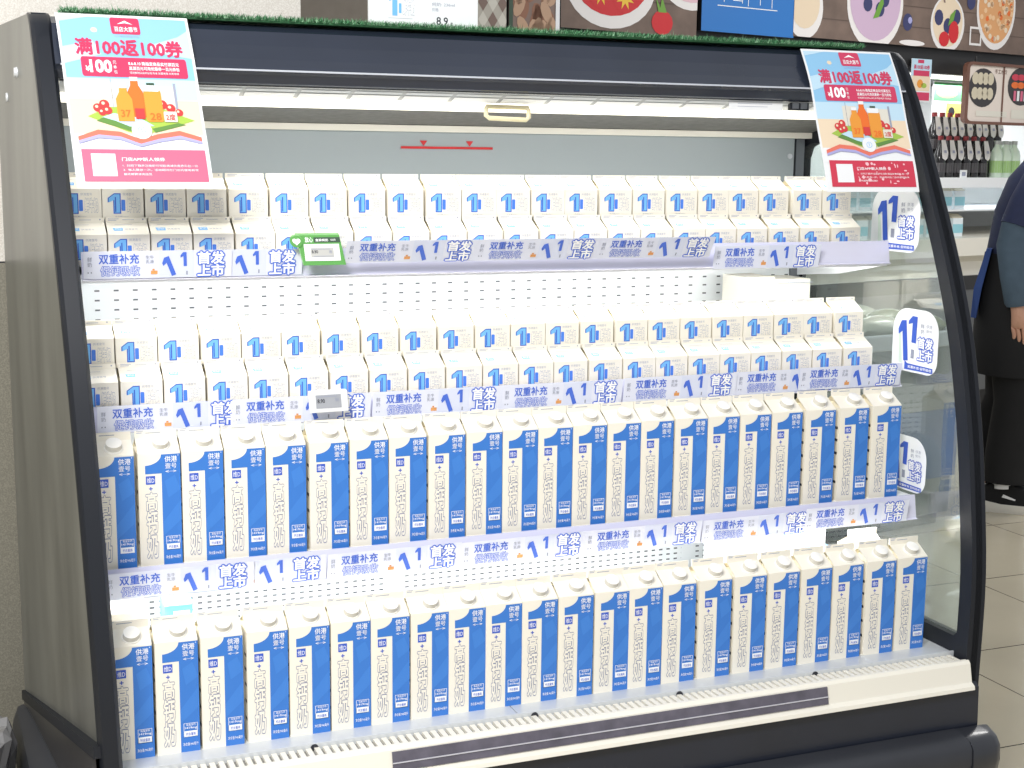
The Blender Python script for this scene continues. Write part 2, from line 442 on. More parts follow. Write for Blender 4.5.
# shelves with price rails
def shelf(zt, yf, rz0, rz1, xr1=1.655):
    s = FB(); s.box(-.02, 1.655, yf, .565, zt-.016, zt, WENAM); s.box(-.02, 1.655, yf, yf+.012, zt-.03, zt, WENAM)
    so = s.build('shelf', bevel=.001)
    b = FB()
    for x in (-.022, 1.652): b.prism([(yf+.01, zt-.016), (.565, zt-.016), (.565, zt-.075), (.40, zt-.06), (yf+.01, zt-.03)], x, x+.004, WENAM)
    b.build('bracket', so)
    r = FB(); r.prism([(yf-.004, rz1), (yf-.012, rz0), (yf-.018, rz0-.002), (yf-.014, rz0-.004), (yf+.0, rz0-.002), (yf, rz1)], .002, 1.652, LAV); r.build('price_rail', so)
    d = FB(); d.box(.02, 1.63, yf+.018, yf+.034, zt-.024, zt-.016, mat('led_cover', (255, 252, 244), .4, emit=1.5)); d.build('shelf_lamp', so)
    return so
shelf(.800, .226, .779, .824)
shelf(.552, .166, .524, .566)
shelf(.297, .091, .254, .301)

# deck, grille, ticket rail, lower body
dk = FB(); dk.box(-.01, .706, -.046, .58, -.014, 0, STEEL); dk.box(.708, 1.664, -.046, .58, -.014, 0, STEEL)
dk.box(-.01, 1.664, -.05, -.046, -.02, .004, STEEL)
deck = dk.build('deck', bevel=.0008)
for x in (.33, .735, 1.03, 1.33): FB().cyl((x, -.0502, -.004), (x, -.0512, -.004), .007, DARKINK, n=14).build('lift_hole', deck)
gr = FB(); gr.box(.0, 1.664, -.088, -.05, -.02, -.008, mat('grille_dark', (128, 126, 122), .5))
nf = 112
for i in range(nf): 
    x = .004+i*(1.655/nf); gr.box(x, x+.0092, -.087, -.051, -.008, -.003, OFFW)
gr.build('air_grille')
rl = FB(); rl.prism([(-.084, -.002), (-.092, -.002), (-.097, -.008), (-.105, -.044), (-.114, -.049), (-.116, -.057), (-.108, -.058), (-.095, -.052), (-.085, -.02)], -.005, 1.668, OFFW)
rail = rl.build('ticket_rail', bevel=.0008)
tk = FB(); TKM = mat('ticket_sleeve', (92, 88, 100), .2, noise=.25, nscale=25, coat=.5)
tk.prism([(-.0985, -.010), (-.1005, -.010), (-.1075, -.042), (-.1055, -.042)], .452, 1.325, TKM)
tk.box(.452, 1.325, -.1065, -.103, -.029, -.0275, mat('sleeve_line', (200, 200, 208), .2))
tk.build('ticket_sleeve', rail)
lb = FB(); lb.prism([(-.09, -.05), (-.10, -.058), (-.103, -.135), (-.09, -.21), (-.06, -.225), (-.05, -.43), (.6, -.43), (.6, -.05)], -.03, 1.69, BLACK); lb.build('lower_body')
bm_ = FB(); BUM = mat('bumper_plastic', (48, 50, 56), .42, noise=.08, nscale=8)
bpoly = [(-.10, -.138), (-.130, -.140), (-.150, -.147), (-.160, -.16), (-.162, -.19), (-.157, -.215), (-.145, -.228), (-.10, -.23)]
bm_.prism(bpoly, -.03, 1.632, BUM); bump = bm_.build('front_bumper', smooth=True)
ec = FB()
rings = []
for x, sh in ((1.633, 0), (1.66, 0), (1.69, -.002), (1.705, -.008), (1.713, -.02), (1.716, -.034)):
    rings.append([(x, min(-.06, y-sh*(1 if y < -.11 else 0)), -.182+(z+.182)*(1-abs(sh)*2.2)) for y, z in [(q[0]*1.02, q[1]*1.01) for q in bpoly]])
ec.loft(rings, mat('bumper_cap', (44, 46, 52), .3, coat=.2)); ec.build('bumper_cap', bump, smooth=True)
# side bumper on the left end
sb = FB()
spo = [(-.05, -.11), (-.085, -.113), (-.108, -.124), (-.116, -.15), (-.116, -.21), (-.10, -.228), (-.05, -.23)]
rings = []
for y, k_, dz in ((-.168, .3, -.03), (-.15, .75, -.01), (-.10, 1, 0), (.30, 1.12, 0), (.60, 1.25, 0), (.655, 1.2, -.01), (.675, .8, -.05)):
    rings.append([(-.05+(x+.05)*k_, y, z+dz*(1 if z > -.17 else -.3)) for x, z in spo])
sb.loft(rings, BUM); sb.build('side_bumper', bump, smooth=True)

# ------------------------------------------------------------------ milk cartons
W_ = .070
def gable(mb, h, rise, fin, w=W_, inset=.017):
    x0, x1 = -w/2, w/2; y0, y1 = -w/2, w/2
    A, B_, C_, D = (x0,y0,h), (x1,y0,h), (x1,y1,h), (x0,y1,h)
    Lr, Rr = (x0,0,h+rise), (x1,0,h+rise)
    Li, Ri = (x0+inset, 0, h+rise*.55), (x1-inset, 0, h+rise*.55)
    mb.add([A, B_, Rr, Lr], [[0,1,2,3]], WHITE); mb.add([C_, D, Lr, Rr], [[0,1,2,3]], WHITE)
    mb.add([A, Lr, Li, D], [[0,1,2],[1,3,2],[0,2,3]], CREAM); mb.add([B_, Rr, Ri, C_], [[0,2,1],[1,2,3],[0,3,2]], CREAM)
    t = .0016
    mb.box(x0, x1, -t, t, h+rise-.001, h+rise+fin, WHITE)
def on_roof(h, rise, w=W_):
    s = Vector((0, w/2, rise)).normalized(); nrm = Vector((0, -rise, w/2)).normalized()
    def f(u, v, layer): # u across from left, v up the slope in metres
        p = Vector((-w/2+u, -w/2, h))+s*v+nrm*(.0003*layer); return tuple(p)
    return f, nrm
def tall_carton():
    h = .195; mb = MB(); mb.open_print = True
    w = W_; x0, x1 = -w/2, w/2
    v = [(x0,x0,0),(x1,x0,0),(x1,x1,0),(x0,x1,0),(x0,x0,h),(x1,x0,h),(x1,x1,h),(x0,x1,h)]
    mb.add(v, [[3,2,1,0],[0,1,5,4],[1,2,6,5],[2,3,7,6],[3,0,4,7],[4,5,6,7]], WHITE)
    F = Flat()
    H = h
    V = lambda t: H*(1-t)      # t measured from the shoulder down
    U = lambda u: w*u
    arc = []
    for i in range(9):
        a = R(90*i/8); arc.append((U(.165+.385*math.sin(a)), V(.105-.092*(1-math.cos(a)))))
    F.poly([(U(1),V(1)), (U(1),V(.013)), (U(.55),V(.013))]+arc[::-1][1:]+[(U(.165),V(.18)), (U(.55),V(.18)), (U(.55),V(1))], BLUE)
    SH = mat('print_blue_facet', (64, 129, 212), .4)
    F.poly([(U(.55),V(.62)), (U(1),V(.42)), (U(1),V(.60)), (U(.55),V(.74))], SH, 2); F.poly([(U(.62),V(.25)), (U(.86),V(.2)), (U(1),V(.33)), (U(.7),V(.4))], SH, 2)
    F.text('供港', U(.63), V(.083), U(.92), V(.03), PRW, 3, .012); F.text('壹号', U(.64), V(.14), U(.91), V(.092), PRW, 3)
    F.text('↔', U(.64), V(.175), U(.91), V(.155), PRW, 3); F.disc(U(.95), V(.026), .0008, .0008, PRW, 3, 8)
    F.frame(U(.62), V(.865), U(.95), V(.742), .0007, PRW, 3); F.text('每盒含钙', U(.68), V(.767), U(.9), V(.748), PRW, 3)
    F.text('1419mg', U(.65), V(.80), U(.93), V(.775), PRW, 3, .015); F.rect(U(.62), V(.865), U(.95), V(.812), PRW, 3)
    F.text('钙含量高', U(.67), V(.853), U(.9), V(.826), DBLUE, 4); F.text('净含量:946毫升', U(.6), V(.945), U(.96), V(.915), PRW, 3)
    F.rect(U(.175), V(.272), U(.395), V(.198), DBLUE, 2); F.text('维D', U(.2), V(.26), U(.375), V(.21), PRW, 3)
    F.text('+', U(.245), V(.325), U(.33), V(.295), DBLUE, 2, .03)
    for ch, a, c in (('高', .345, .50), ('钙', .515, .70), ('奶', .715, .925)):
        F.outlined(ch, U(.17), V(c), U(.425), V(a), INK2, WHITE, 2, .058, .026)
    F.into(mb, lambda u, vv, L: (x0+u, x0-.0003*L, vv))
    for t in (.2, .33, .47, .62, .78):      # small print on the side that shows in the gaps
        y = x0+.006; mb.quad([(x0-.0004, y, V(t)), (x0-.0004, y+.014, V(t)), (x0-.0004, y+.014, V(t+.028)), (x0-.0004, y, V(t+.028))], DARKINK)
    o = mb.build('milk_carton')
    g = MB(); g.open_print = True; gable(g, h, .021, .0125)
    P = Flat(); P.rect(.003, 0, .012, .0016, PALE); P.rect(.003, .003, .014, .0042, PALE); P.rect(.018, -.0005, .043, .0007, INK)
    P.into(g, lambda u, vv, L: (x0+u, -.0016-.0002*L, h+.021+.008+vv))
    g.build('gable_top', o, world=False)
    f, nrm = on_roof(h, .021)
    c = Vector(f(.0395, .019, 0)); cp = MB()
    cp.cyl(c, c+nrm*.003, .0158, CAPW, .0152, 24); cp.cyl(c+nrm*.003, c+nrm*.0125, .0138, CAPS, .0132, 24); cp.cyl(c+nrm*.0125, c+nrm*.0135, .0132, CAPW, .0115, 24)
    cp.build('screw_cap', o, world=False, smooth=True)
    return o
SHH = .052
def small_carton():
    h = SHH; w = W_; x0, x1 = -w/2, w/2; mb = MB(); mb.open_print = True
    v = [(x0,x0,0),(x1,x0,0),(x1,x1,0),(x0,x1,0),(x0,x0,h),(x1,x0,h),(x1,x1,h),(x0,x1,h)]
    mb.add(v, [[3,2,1,0],[0,1,5,4],[1,2,6,5],[2,3,7,6],[3,0,4,7],[4,5,6,7]], WHITE)
    F = Flat(); U = lambda u: w*u; V = lambda t: h*(1-t)
    one = lambda x, y, s, k: [(x+.30*s-k, y-k), (x+.30*s-k, y+.68*s-k*.5), (x+.02*s-k, y+.56*s), (x+.02*s-k, y+.78*s+k*.3), (x+.32*s, y+s+k), (x+.62*s+k, y+s+k), (x+.62*s+k, y-k)]
    F.poly(one(U(.14), V(.80), .033, .0012), DBLUE, 1); F.poly(one(U(.14), V(.80), .033, -.0006), LBLUE, 2)
    F.poly([(U(.14)+.0115, V(.8)+.002), (U(.14)+.0115, V(.8)+.027), (U(.14)+.0135, V(.8)+.028), (U(.14)+.0135, V(.8)+.002)], DBLUE, 3)
    F.rrect(U(.46), V(.73), U(.555), V(.36), .0015, TXTB0, 1);
    for i, ch in enumerate('鲜牛奶'):
        a = U(.60+i*.108); F.outlined(ch, a, V(.76), a+U(.10), V(.32), PALE, WHITE, 1, .08, .04)
    F.text('供港壹号', U(.50), V(.22), U(.78), V(.13), PALE, 1)
    F.text('净含量236ml', U(.3), V(.93), U(.62), V(.89), PALE, 1)
    F.into(mb, lambda u, vv, L: (x0+u, x0-.0003*L, vv))
    o = mb.build('small_milk_carton')
    g = MB(); g.open_print = True; gable(g, h, .020, .008)
    f, nrm = on_roof(h, .020)
    P = Flat(); P.poly([(U(.16), .012), (U(.38), .012), (U(.38), .021), (U(.14), .021)], LBLUE, 1); P.text('鲜牛奶', U(.19), .0145, U(.35), .0195, PRW, 2)
    P.text('供港壹号', U(.42), .014, U(.74), .019, PALE, 1); P.rect(U(.2), .031, U(.62), .0318, PALE, 1)
    P.into(g, f)
    Q = Flat(); Q.rect(.004, .001, .018, .0022, PALE); Q.rect(.004, .0035, .022, .0046, PALE); Q.rect(.028, .002, .048, .003, PALE); Q.disc(.063, .003, .0014, .0014, INK, 1, 8)
    Q.into(g, lambda u, vv, L: (x0+u, -.0016-.0002*L, h+.020+.0015+vv))
    g.build('gable_top', o, world=False)
    return o
ORD = ['first', 'second', 'third', 'fourth', 'fifth', 'sixth', 'seventh', 'eighth', 'ninth', 'tenth', 'eleventh']
def nth(i, n): return ORD[i]+' from the left' if i < n/2 else ORD[n-1-i]+' from the right'
XA = [0.0719, 0.1464, 0.2211, 0.2981, 0.3708, 0.444, 0.5151, 0.588, 0.6584, 0.7288, 0.7992, 0.8718, 0.9454, 1.0158, 1.0873, 1.1655, 1.2427, 1.3181, 1.3938, 1.4681, 1.5475, 1.6238]
XB = [0.0647, 0.1411, 0.2137, 0.2864, 0.3578, 0.4348, 0.5081, 0.5803, 0.6551, 0.7279, 0.7994, 0.8703, 0.9417, 1.0138, 1.0851, 1.1597, 1.2318, 1.3048, 1.3779, 1.4571, 1.5383, 1.6183]
XC = [0.0518, 0.1259, 0.1988, 0.273, 0.3456, 0.4186, 0.4932, 0.567, 0.6411, 0.7148, 0.788, 0.8612, 0.9331, 1.0075, 1.0808, 1.1524, 1.2258, 1.2977, 1.37, 1.4436, 1.5174, 1.594]
XD = [0.051, 0.1236, 0.196, 0.2699, 0.3423, 0.4142, 0.4889, 0.5634, 0.6373, 0.7127, 0.7865, 0.8598, 0.9315, 1.0063, 1.0814, 1.154, 1.2267, 1.3007, 1.3731, 1.4466, 1.517, 1.5951]
XE = [0.0472, 0.1197, 0.1922, 0.2653, 0.3393, 0.4106, 0.4836, 0.557, 0.6304, 0.7047, 0.7777, 0.8515, 0.9258, 0.9979, 1.0707, 1.1427, 1.217, 1.2888, 1.3625, 1.4388, 1.5146, 1.5917]
XF = [0.0443, 0.1157, 0.1887, 0.2611, 0.3357, 0.4102, 0.4831, 0.557, 0.632, 0.7079, 0.7796, 0.85, 0.9236, 0.9945, 1.0703, 1.1441, 1.2188, 1.2923, 1.3628, 1.4361, 1.5182, 1.5917]
tall = tall_carton(); small = small_carton()
rc_ = random.Random(3)
def row(proto, xs, y, z, fmt, cat, group, used):
    for i, x in enumerate(xs):
        o = proto if not used else copy_tree(proto)
        used.append(1)
        o.location = (x-.035, y+.035, z+Z0); o.rotation_euler = (0, 0, R(rc_.uniform(-.35, .35)))
        tag(o, fmt % nth(i, len(xs)), cat, group)
u1 = []; u2 = []
row(tall, XA, 0, 0, 'tall blue-and-white milk carton standing %s on the bottom deck', 'milk carton', 'tall milk cartons on the bottom deck', u1)
row(tall, XB, .1036, .297, 'tall blue-and-white milk carton standing %s on the lowest shelf', 'milk carton', 'tall milk cartons on the lowest shelf', u1)
row(small, XC, .1789, .552, 'small white milk carton, %s in the front row of the middle shelf', 'milk carton', 'small cartons in the front row of the middle shelf', u2)
row(small, XD, .219, .623, 'small white milk carton, %s in the upper row on the middle shelf', 'milk carton', 'small cartons in the upper row of the middle shelf', u2)
row(small, XE, .2387, .800, 'small white milk carton, %s in the front row of the top shelf', 'milk carton', 'small cartons in the front row of the top shelf', u2)
row(small, XF, .279, .877, 'small white milk carton, %s in the upper row on the top shelf', 'milk carton', 'small cartons in the upper row of the top shelf', u2)
# low steps behind the front rows carry the upper rows
for z, zt, y, nm in ((.552, .623, .2505, 'middle'), (.800, .877, .3105, 'top')):
    s = MB(); s.box(-.018, 1.592, y, y+.20, z+.0005+Z0, zt-.0005+Z0, WENAM)
    s.box(.005, 1.57, y-.0004, y, z+.012+Z0, zt-.012+Z0, STEEL)
    tag(s.build('display_step', bevel=.002, loc=(.79, y+.1, z+Z0)), 'white step under the upper row of cartons on the %s shelf' % nm, 'display step')

# loose items behind the rows
o = copy_tree(tall); o.location = (1.583-.035, .085+.035, Z0); tag(o, 'tall milk carton standing behind the bottom row near the right end', 'milk carton')
PB = mat('film_white', (248, 249, 250), .3)
p = MB(); p.open_print = True
p.box(1.33, 1.505, .19, .40, .002+Z0, .232+Z0, PB)
F = Flat()
for i in range(4):
    for j in range(7):
        u = .01+i*.045+(.02 if j % 2 else 0); v = .01+j*.032
        F.poly([(u, v+.008), (u+.028, v), (u+.028, v+.004), (u, v+.012)], LBLUE)
F.into(p, lambda u, v, L: (1.33+u, .19-.0004*L, .002+v+Z0)); F.into(p, lambda u, v, L: (1.33+u, .19+v*.9, .232+.0004*L+Z0))
tag(p.build('film_pack', loc=(1.417, .3, Z0)), 'white film-wrapped pack with blue dashes behind the right-hand tall cartons', 'wrapped pack')
p = MB(); p.box(.006, .078, .085, .20, .001+Z0, .200+Z0, CREAM); p.box(.004, .08, .083, .202, .2+Z0, .226+Z0, WHITE); p.box(.0055, .0785, .0845, .2, .192+Z0, .196+Z0, INK)
tag(p.build('carton_box', bevel=.002, loc=(.04, .14, Z0)), 'cream lidded box behind the leftmost carton on the bottom deck', 'box')
p = MB(); p.box(.108, .155, .10, .16, .001+Z0, .224+Z0, mat('pack_sky', (108, 196, 236), .35)); p.box(.122, .15, .0985, .10, .19+Z0, .214+Z0, PRW); p.prism([(.10, .224+Z0), (.16, .224+Z0), (.13, .234+Z0)], .108, .155, mat('pack_sky', (0,0,0)))
tag(p.build('drink_pack', bevel=.003, loc=(.13, .13, Z0)), 'sky blue drink pack peeking over the second carton on the bottom deck', 'drink pack')
p = MB(); p.box(1.425, 1.50, .42, .52, .5525+Z0, .735+Z0, WHITE); p.box(1.50, 1.60, .43, .53, .5525+Z0, .728+Z0, WHITE); p.box(1.425, 1.60, .418, .42, .72+Z0, .722+Z0, PALE)
tag(p.build('white_box', bevel=.003, loc=(1.51, .47, .5525+Z0)), 'plain white box behind the upper row at the right of the middle shelf', 'box')

# ------------------------------------------------------------------ promotion strips in the price rails
STRIP = mat('strip_paper', (226, 230, 246), .35)
STRIP2 = mat('strip_paper_tint', (218, 224, 244), .35)
ORG = mat('print_orange', (226, 160, 96), .5)
TXTB = mat('strip_blue', (74, 112, 216), .4)
def strip_graphics(L, H):
    F = Flat(); U = lambda u: L*u; V = lambda v: H*v
    F.rect(U(.50), 0, U(.74), H, STRIP2, 1)
    F.text('鲜', U(.025), V(.62), U(.055), V(.8), INK); F.text('奶', U(.025), V(.44), U(.055), V(.6), INK); F.text('··', U(.025), V(.2), U(.055), V(.26), INK)
    F.text('双重补充', U(.10), V(.54), U(.365), V(.90), TXTB, 2, .022)
    F.outlined('促钙吸收', U(.11), V(.10), U(.37), V(.46), TXTB, STRIP, 2, .055, 0)
    F.text('生牛', U(.41), V(.70), U(.465), V(.84), INK); F.text('乳源', U(.41), V(.54), U(.465), V(.67), INK)
    F.rect(U(.445), V(.14), U(.49), V(.27), ORG, 2); F.rect(U(.455), V(.28), U(.47), V(.34), ORG, 2)
    for x, y, hh, a in ((.57, .06, .74, 21), (.655, .42, .52, 2)):
        c, s_ = math.cos(R(a)), math.sin(R(a)); hh *= H; wv = hh*.22; wd = hh*.20
        pts = [(0, 0), (0, hh*.72), (-wd, hh*.62), (-wd, hh*.78), (-.1*wd, hh), (wv, hh), (wv, 0)]
        F.poly([(U(x)+p_[0]*c-p_[1]*s_+hh*.12, V(y)+p_[0]*s_+p_[1]*c) for p_ in pts], TXTB, 3)
    F.rect(U(.685), V(.1), U(.695), V(.24), INK, 2)
    F.outlined('首发', U(.765), V(.50), U(.945), V(.95), TXTB, PRW, 3, .13, .035); F.outlined('上市', U(.765), V(.04), U(.945), V(.47), TXTB, PRW, 3, .13, .035)
    return F
def make_strip(L, H):
    mb = MB(); mb.open_print = True
    n = 8
    for side in (0, 1):
        y = .0008*side
        pts = [(i*L/n, y, j) for j in (0, H) for i in range(n+1)]
        mb.add(pts, [[i, i+1, n+2+i, n+1+i] if not side else [n+1+i, n+2+i, i+1, i] for i in range(n)], STRIP)
    strip_graphics(L, H).into(mb, lambda u, v, k: (u, -.0003*k, v))
    return mb.build('promotion_strip')
strip = make_strip(.25, .048); su = []
def strips(items, shelfname, group, n0=0):
    n = len(items)
    for i, (x, y, z, tilt, lift, rz) in enumerate(items):
        o = strip if not su else copy_tree(strip); su.append(1)
        o.location = (x, y-lift, z+Z0); o.rotation_euler = (-R(tilt), 0, R(rz))
        w_ = ORD[i]+' from the left' if i < n/2 else ORD[n-1-i]+' from the right'
        tag(o, 'white and blue printed promotion strip, %s on the %s edge' % (w_, shelfname), 'promotion strip', group)
strips([(.004, .2105, .779, -12, .003, 0), (.13, .2105, .779, -12, .001, 0), (.452, .189, .8, -33, .001, 0), (.70, .189, .8, -33, .002, 0), (.948, .189, .8, -33, .003, 0), (1.219, .2105, .773, -12, .0025, 0)], 'top shelf', 'promotion strips on the top shelf edge')
strips([(.012, .151, .5225, -10, .002, 0), (.238, .151, .5225, -10, .003, 0), (.492, .151, .522, -10, .0015, 0), (.742, .151, .522, -10, .0025, 0), (.995, .151, .524, -10, .0035, 0), (1.246, .151, .524, -10, .001, 0), (1.392, .151, .526, -10, .004, 0)], 'middle shelf', 'promotion strips on the middle shelf edge')
strips([(.006, .0765, .253, -10, .004, 0), (.135, .0765, .252, -10, .001, 0), (.386, .0765, .251, -10, .003, 0), (.636, .0765, .249, -10, .002, 0), (.884, .0765, .249, -10, .003, 0), (1.137, .0765, .247, -10, .0015, 0), (1.372, .0765, .251, -10, .0035, 0)], 'lowest shelf', 'promotion strips on the lowest shelf edge')

# electronic price tags
t = empty('price_tag', fz((.375, .185, .805)), label='green-framed electronic price tag with a heart on the top shelf edge', cat='price tag')
GRN = mat('tag_green', (92, 158, 80), .35); TW = mat('tag_white', (246, 248, 246), .35); LCD = mat('tag_screen', (188, 188, 184), .3); DG = mat('tag_dark_green', (60, 84, 66), .4)
def tilted(x0, y0, z0, tilt):
    a = R(tilt); return lambda u, v, L: (x0+u, y0-.0004*L-v*math.sin(a)*-1-0, z0+v*math.cos(a)+Z0) if tilt >= 0 else None
a = R(26)
def onp(u, v, L): # tilted tag plane, leaning back at the top
    return (.360+u, .170+v*math.sin(a)-.0006*L*math.cos(a), .798+v*math.cos(a)-.0006*L*math.sin(a)+Z0)
def slab(mb, poly, th, fn, mt, base=0):
    n = len(poly); v = [fn(p[0], p[1], base) for p in poly]+[fn(p[0], p[1], base+th/.0006) for p in poly]
    mb.add(v, [list(range(n))[::-1], list(range(n, 2*n))]+[[i, (i+1) % n, n+(i+1) % n, n+i] for i in range(n)], mt)
b_ = MB(); slab(b_, [(.014, 0), (.092, 0), (.086, .058), (.006, .058)], .008, onp, GRN, -13); b_.build('tag_frame', t, bevel=.001)
b_ = MB(); b_.open_print = True; F = Flat(); F.rect(.019, .009, .083, .041, TW, 1); F.rect(.030, .016, .072, .034, LCD, 2); F.text('8.90', .032, .024, .043, .030, DARKINK, 3, .02); F.rect(.034, .018, .07, .019, INK, 3); F.rect(.032, .0315, .066, .0325, INK, 3); F.text('惠', .063, .0235, .069, .0295, INK, 3)
F.rect(.038, .044, .086, .054, DG, 1); F.text('放心', .022, .045, .036, .055, PRW, 2, .02); F.text('盒装鲜奶', .041, .0465, .064, .0515, PRW, 2, .02); F.text('保质', .068, .0475, .078, .051, PRW, 2)
F.into(b_, onp); b_.build('tag_face', t)
b_ = MB(); hpts = []
for i in range(24):
    q = 2*math.pi*i/24; hpts.append((.006+.0115*math.cos(q), .048+.0115*math.sin(q)))
slab(b_, hpts, .004, onp, GRN, 0)
hh = [(.006+.00045*16*math.sin(q)**3, .0485+.00045*(13*math.cos(q)-5*math.cos(2*q)-2*math.cos(3*q)-math.cos(4*q))) for q in [2*math.pi*i/24 for i in range(24)]]
slab(b_, hh, .0015, onp, TW, 7); b_.build('heart_badge', t)
t2 = empty('price_tag', fz((.362, .13, .572)), label='white electronic price tag with grey screen on the middle shelf edge', cat='price tag')
a2 = R(16)
def onq(u, v, L): return (.372+u, .122+v*math.sin(a2)-.0006*L*math.cos(a2), .541+v*math.cos(a2)-.0006*L*math.sin(a2)+Z0+u*.01)
b_ = MB(); slab(b_, [(0, 0), (.070, 0), (.070, .036), (0, .036)], .012, onq, mat('tag_body', (226, 228, 230), .4), -20); b_.build('tag_body', t2, bevel=.002)
b_ = MB(); b_.open_print = True; F = Flat(); F.rect(.011, .008, .057, .032, mat('tag_lcd', (160, 163, 170), .3), 1); F.text('8.90', .014, .018, .027, .025, DARKINK, 2, .02); F.text('鲜', .046, .019, .053, .026, INK, 2); F.rect(.014, .0285, .05, .0295, INK, 2); F.into(b_, onq); b_.build('tag_screen', t2)

# ------------------------------------------------------------------ wobbler cards on the right glass
WOB = mat('wobbler_card', (246, 249, 252), .3)
def wobbler(y0, y1, z0, z1, label):
    mb = MB(); mb.open_print = True; w = y0-y1; h = z1-z0; x = 1.6525
    F = Flat(); r = .022
    pts = []
    for cx, cy, a, rr in ((w-.03, .03, -90, .03), (w-.045, h-.045, 0, .045), (.045, h-.045, 90, .045), (.012, .012, 180, .012)):
        for i in range(7): q = R(a+90*i/6); pts.append((cx+rr*math.cos(q), cy+rr*math.sin(q)))
    mp = lambda u, v, L: (x-.0004*L, y0-u, z0+v+Z0)
    n = len(pts); vv = [mp(p[0], p[1], 0) for p in pts]+[mp(p[0], p[1], -3) for p in pts]
    mb.add(vv, [list(range(n)), list(range(n, 2*n))[::-1]]+[[i, (i+1) % n, n+(i+1) % n, n+i] for i in range(n)], WOB)
    for (ux, vy, hh, an) in ((.27, .16, .64, 7), (.43, .47, .42, -2)):
        c, s_ = math.cos(R(an)), math.sin(R(an)); H = hh*h; wv = .10*w; wd = .09*w
        q = [(0, 0), (0, H*.74), (-wd, H*.66), (-wd, H*.8), (-.1*wd, H), (wv, H), (wv, 0)]
        F.poly([(ux*w+p_[0]*c-p_[1]*s_, vy*h+p_[0]*s_+p_[1]*c) for p_ in q], DBLUE, 2)
    F.poly([(.16*w, .12*h), (.24*w, .12*h), (.17*w, .7*h), (.13*w, .68*h)], mat('print_soft_green', (214, 230, 220), .4), 1)
    F.text('鲜', .62*w, .72*h, .70*w, .79*h, INK); F.text('奶', .62*w, .63*h, .70*w, .70*h, INK); F.text('供港', .74*w, .73*h, .87*w, .79*h, PALE); F.text('壹号', .74*w, .66*h, .87*w, .71*h, PALE)
    F.outlined('首发', .58*w, .40*h, .90*w, .57*h, DBLUE, PRW, 2, .13, .03); F.outlined('上市', .58*w, .21*h, .90*w, .38*h, DBLUE, PRW, 2, .13, .03)
    F.text('1', .43*w, .22*h, .5*w, .36*h, INK); F.poly([(.30*w, .03*h), (.92*w, .04*h), (.92*w, .12*h), (.36*w, .13*h), (.30*w, .17*h)], DBLUE, 2)
    F.text('双重补充 促钙吸收', .38*w, .06*h, .9*w, .105*h, PRW, 3, .02)
    F.into(mb, mp)
    o = mb.build('wobbler_card', loc=(x, (y0+y1)/2, z0+Z0)); return tag(o, label, 'sign card', 'sign cards on the right glass')
wobbler(.285, .122, .803, .934, 'white rounded sign card with blue figures beside the top shelf')
wobbler(.190, .042, .556, .688, 'white rounded sign card with blue figures beside the middle shelf')
wobbler(.190, .058, .304, .420, 'white rounded sign card with blue figures beside the lowest shelf, half hidden by a carton')

